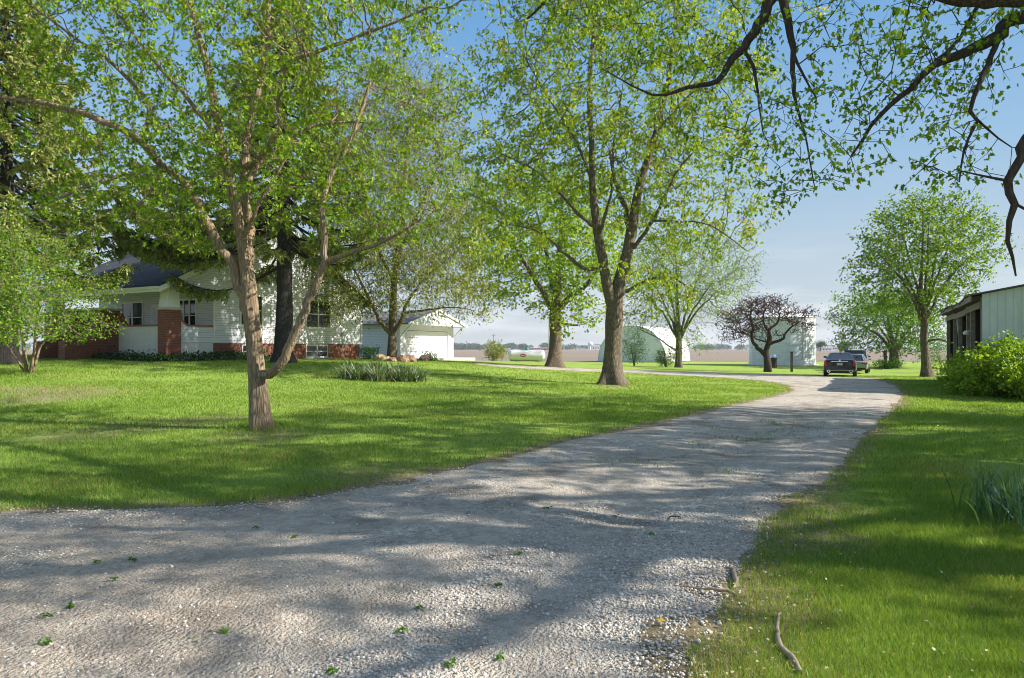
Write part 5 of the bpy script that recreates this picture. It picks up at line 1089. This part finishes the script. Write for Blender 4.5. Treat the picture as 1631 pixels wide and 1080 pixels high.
# fallen branches on the right-hand grass edge
def stick(pts, label, seed, mat=None):
    r = np.random.RandomState(seed); pts = [(atg(px, py), r_) for px, py, r_ in pts]; C = spline([(p[0], p[1], h1(*p)+r_*.8+.015, r_) for p, r_ in pts], .05)
    C[:, :3] += r.normal(0, .004, C[:, :3].shape); b0 = C[0, :3].copy(); C[:, :3] -= b0; v, f = limb_tube(C, 8, 0, r, .12); o = npmesh('fallen_branch', v, [f], mat or M['deadwood'], None, True); o.location = b0
    tag(o, label, 'branch', 'fallen branches on the grass'); return o
stick([(1163, 908, .012), (1170, 922, .016), (1173, 934, .015), (1168, 944, .008)], 'short thick bent stick at the edge of the gravel', 1)
stick([(1096, 939, .007), (1130, 946, .009), (1160, 950, .011), (1185, 960, .006)], 'thin straight stick lying from gravel on to grass', 2)
stick([(1242, 982, .006), (1238, 1010, .011), (1244, 1038, .013), (1256, 1052, .015), (1275, 1078, .012)], 'long crooked branch in the foreground grass', 3)
stick([(1062, 832, .006), (1070, 826, .007), (1080, 826, .007), (1084, 831, .006)], 'small black curved bit of hose on the gravel', 4, M['black'])  # a bit of black hose, shaped with the stick helper
stick([(1395, 868, .004), (1350, 855, .006), (1300, 826, .006)], 'pale stick half buried in shaded grass near the gravel edge', 6)

# ------------------------------------------------------------------ grass blades, stones, litter
rng = np.random.RandomState(77)
def scatter(n, y0, y1, marg=1.2, k=.82):
    """points on the ground, denser close by"""
    u = rng.uniform(0, 1, n); y = 1/(1/y0+(1/y1-1/y0)*u); x = rng.uniform(-1, 1, n)*(y*k+marg); return x+np.where(rng.uniform(0, 1, n) < .32, np.sign(x)*rng.exponential(3.2, n), 0), y
def patch(x, y, sc=1.1, seed=21): return snoise(x, y, sc, seed)
def grass_batch(n, y0, y1, seed, hmul=1., wmin=.0028):
    x, y = scatter(n, y0, y1); s_ = sdf(x, y); e = .10*snoise(x, y, 5, 44)-.03; m = (s_ > e)
    pt = patch(x, y); m &= rng.uniform(0, 1, n) < np.clip(.80+.5*pt, .18, 1)
    near = (s_ < .5) & (rng.uniform(0, 1, n) < .25)
    m &= ~near; x, y, s_, pt = x[m], y[m], s_[m], pt[m]; wn = worn(x, y); m = rng.uniform(0, 1, len(x)) > wn*.9-.15; x, y, s_, pt = x[m], y[m], s_[m], pt[m]; n = len(x)
    hh = (.045+.03*rng.uniform(0, 1, n)+.02*np.clip(snoise(x, y, 2.3, 5), -1, 1))*hmul*(1+np.clip(.35-s_, 0, .3)*1.2)
    for tx, ty in ((gp(418, 12.2)[:2]), (gp(46, 22)[:2]), (gp(1618, 6.35)[:2])): hh *= 1+1.3*np.exp(-((x-tx)**2+(y-ty)**2)/.7**2)
    a = rng.uniform(0, 6.28, n); ln = rng.uniform(.15, 1.0, n)*hh; ww = np.maximum(wmin, y*.00062)*rng.uniform(.7, 1.5, n)
    z = H(x, y)-.004; c = np.stack([x, y, z], 1); sd_ = np.stack([-np.sin(a), np.cos(a), np.zeros(n)], 1)*ww[:, None]*.5
    b_ = rng.uniform(0, 6.28, n); tip = c+np.stack([np.cos(b_)*ln, np.sin(b_)*ln, hh], 1); mid = c+np.stack([np.cos(b_)*ln*.35, np.sin(b_)*ln*.35, hh*.6], 1)
    V = np.stack([c-sd_, c+sd_, mid+sd_*.8, mid-sd_*.8, tip], 1).reshape(-1, 3); i = np.arange(n)*5
    dry = np.clip(snoise(x, y, 1.3, 61)-.35, 0, 1)*.8+np.clip(.35-s_, 0, .35)*.8
    rnd = rng.beta(2, 2.2, n)*.84; isdry = rng.uniform(0, 1, n) < dry*.45+.012; rnd = np.where(isdry, rng.uniform(.9, 1, n), rnd)
    Fq = np.stack([i, i+1, i+2, i+3], 1); Ft = np.stack([i+3, i+2, i+4], 1)
    return npmesh('grass', V, [Fq, Ft], M['grass'], None, frnd=np.concatenate([rnd, rnd]))
g1 = grass_batch(960000, 2.9, 14, 1, .85); tag(g1, 'short mown grass blades of the near lawn', 'grass', kind='stuff')
g2 = grass_batch(420000, 14, 44, 2, .85); tag(g2, 'mown grass blades of the lawn farther back', 'grass', kind='stuff')
# stones
def stones(n, y0, y1, sz0, sz1, name, label, spill=False):
    x, y = scatter(n, y0, y1); s_ = sdf(x, y); pn = snoise(x, y, 1.6, 13)
    if spill: m = (s_ > -.3) & (s_ < .35) & (rng.uniform(0, 1, n) < np.exp(-np.clip(s_, 0, 1)*8))
    else: m = (s_ < -.03) & (rng.uniform(0, 1, n) < np.clip(.32+.7*pn+.75/(1+np.exp(-(x-.2)*2.2))*(y < 7)-.25*(x < -1)*(y < 6)+.35*(y > 6.2)*(np.abs(x+1) < 3)-.75*track(x, y), .04, 1))
    x, y = x[m], y[m]; n = len(x); z = drive_z(x, y) if not spill else H(x, y)+.01
    r = sz0*(sz1/sz0)**(rng.uniform(0, 1, n)**1.8); cube = np.array([(a, b_, c) for c in (-1, 1) for a, b_ in ((-1, -1), (1, -1), (1, 1), (-1, 1))], float)
    Vq = cube[None]*rng.uniform(.45, 1.0, (n, 8, 3))*np.stack([rng.uniform(.7, 1.3, n), rng.uniform(.7, 1.2, n), rng.uniform(.45, .8, n)], 1)[:, None]
    a = rng.uniform(0, 6.28, n); t_ = rng.normal(0, .35, n); ca, sa = np.cos(a)[:, None], np.sin(a)[:, None]; ct, st_ = np.cos(t_)[:, None], np.sin(t_)[:, None]
    X0, Y0, Z0 = Vq[..., 0], Vq[..., 1], Vq[..., 2]; Y1 = Y0*ct-Z0*st_; Z1 = Y0*st_+Z0*ct
    Vq = np.stack([X0*ca-Y1*sa, X0*sa+Y1*ca, Z1], 2)*r[:, None, None]+np.stack([x, y, z+r*.30], 1)[:, None]
    fq = np.array(((3, 2, 1, 0), (4, 5, 6, 7), (0, 1, 5, 4), (1, 2, 6, 5), (2, 3, 7, 6), (3, 0, 4, 7)))
    o = npmesh(name, Vq.reshape(-1, 3), [((np.arange(n)*8)[:, None, None]+fq[None]).reshape(-1, 4)], M['stone'], None, frnd=np.repeat(rng.beta(2, 2, n), 6)); tag(o, label, 'gravel', kind='stuff')
stones(280000, 2.9, 16, .003, .012, 'loose_gravel', 'loose crushed stones lying on the driveway')
stones(26000, 2.9, 20, .005, .014, 'loose_gravel', 'stray stones scattered along the grass edge', True)
# weeds in the strip between the wheel tracks
wl_ = np.array([atg(*p) for p in [(1080, 745), (1180, 700), (1215, 688), (1290, 678), (1345, 662)]]); n = 900; k_ = rng.randint(0, 4, n); f_ = rng.uniform(0, 1, n); c_ = wl_[k_]+(wl_[k_+1]-wl_[k_])*f_[:, None]
gx = rng.randint(0, 60, n); gc = rng.normal(0, 1, (60, 2))*np.array([.9, .5])+wl_[rng.randint(0, 5, 60)]; c_ = np.where(rng.uniform(0, 1, (n, 1)) < .75, gc[gx]+rng.normal(0, .09, (n, 2)), c_+rng.normal(0, .3, (n, 2)))
m = sdf(c_[:, 0], c_[:, 1]) < 0; c_ = c_[m]; n = len(c_)
o = blades('weeds', np.column_stack([c_, drive_z(c_[:, 0], c_[:, 1])]), rng.uniform(.03, .07, n), np.full(n, .012), rng.uniform(.4, 1.4, n), M['grass'], None, rng, 2, rng.uniform(0, .5, n)); tag(o, 'thin weeds growing in the middle strip of the drive', 'weeds', kind='stuff')
# dry leaves
x, y = scatter(5200, 3, 30); s_ = sdf(x, y); m = (rng.uniform(0, 1, 5200) < np.exp(-np.abs(s_-.1)*2.2)+.05); x, y = x[m], y[m]; n = len(x)
z = H(x, y)+np.where(sdf(x, y) > 0, .05, .02)+rng.uniform(0, .015, n); td = rng.normal(0, 1, (n, 3)); td[:, 2] *= .25
o = leaves('dry_leaf_litter', np.stack([x, y, z], 1), rng.uniform(.012, .030, n)*np.clip(y/9, 1, 1.6), td, M['litter'], None, 'rhomb', rng, None, 2.0); tag(o, 'pale dry leaves and seeds scattered on grass and gravel', 'leaf litter', kind='stuff')
# green sprigs blown on to the gravel
sp = [(408, 846, 'topmost leaf sprig on the gravel at left, close to the grass edge'), (470, 857, 'leaf sprig on gravel just right of the topmost left one'), (215, 899, 'small leaf sprig under the sunlit patch at far left'),
 (153, 901, 'leftmost leaf sprig of the upper row on the gravel'), (180, 930, 'leaf sprig between dark patches at left, below the small sprig pair'), (113, 977, 'broad leaf sprig near the left edge of the gravel'), (73, 995, 'leaf sprig nearest the left edge of the gravel'),
 (352, 1013, 'bright leaf sprig at bottom, lying on bare dust'), (72, 1036, 'small sprig in the bottom left corner of the gravel'), (637, 1005, 'upright leaf sprig at bottom middle of the gravel'), (670, 968, 'leaf sprig above the bottom middle one'),
 (792, 932, 'leaf sprig on the sunlit patch in the middle of the gravel'), (830, 887, 'leaf sprig in shade above the sunlit middle patch'), (982, 825, 'leaf sprig left of the black curved hose'), (1035, 855, 'leaf sprig just below the black curved hose'),
 (795, 1037, 'leaf sprig among coarse stones at bottom centre'), (535, 1076, 'leaf sprig cut by the bottom edge of the picture'), (870, 812, 'leaf sprig on the upper gravel in front of the long sunlit streak'), (1205, 690, 'farthest leaf sprig, up the drive in the striped shade'), (712, 1056, 'tiny leaf sprig at the bottom, among pale stones')]
for k, (px, py, lab_) in enumerate(sp):
    p_ = atg(px, py); z = float(drive_z(np.array([p_[0]]), np.array([p_[1]]))[0]); n = 7; c0 = rng.normal(0, .009, (n, 3)); c0[:, 0] *= 2; c0[:, 2] = np.abs(c0[:, 2])*.4+.012
    td = rng.normal(0, 1, (n, 3)); td[:, 2] *= .3
    o = leaves('leaf_sprig', c0, rng.uniform(.022, .04, n), td, M['leafD'], None, 'maple', rng, None, 1.5); o.location = (p_[0], p_[1], z); tag(o, lab_, 'leaf sprig', 'green leaf sprigs fallen on the gravel')
p_ = atg(1049, 1000); o = leaves('yellow_leaf', np.array([[0, 0, .02], [.008, .006, .022]]), np.array([.05, .04]), np.array([[1, .3, .3], [-.3, 1, .2]]), M['litter'], None, 'maple', rng, np.array([1., 1.]), 2.); o.location = (p_[0], p_[1], h1(*p_)+.01); tag(o, 'bright yellow leaf on the gravel near the grass corner', 'leaf')
# haze

hzb = MB().box(-5200, 5200, -70, 7200, -1.6, 30); hzo = hzb.build('haze', None); tag(hzo, 'thin pale haze in the air over the fields', 'haze', kind='stuff')
hm = bpy.data.materials.new('haze_air'); hm.use_nodes = True; hm.node_tree.nodes.clear()
ho = hm.node_tree.nodes.new('ShaderNodeOutputMaterial'); hp = hm.node_tree.nodes.new('ShaderNodeVolumePrincipled'); hp.inputs['Color'].default_value = (.82, .88, .96, 1); hp.inputs['Density'].default_value = .00016
hm.node_tree.links.new(hp.outputs[0], ho.inputs['Volume']); hzo.data.materials.append(hm)
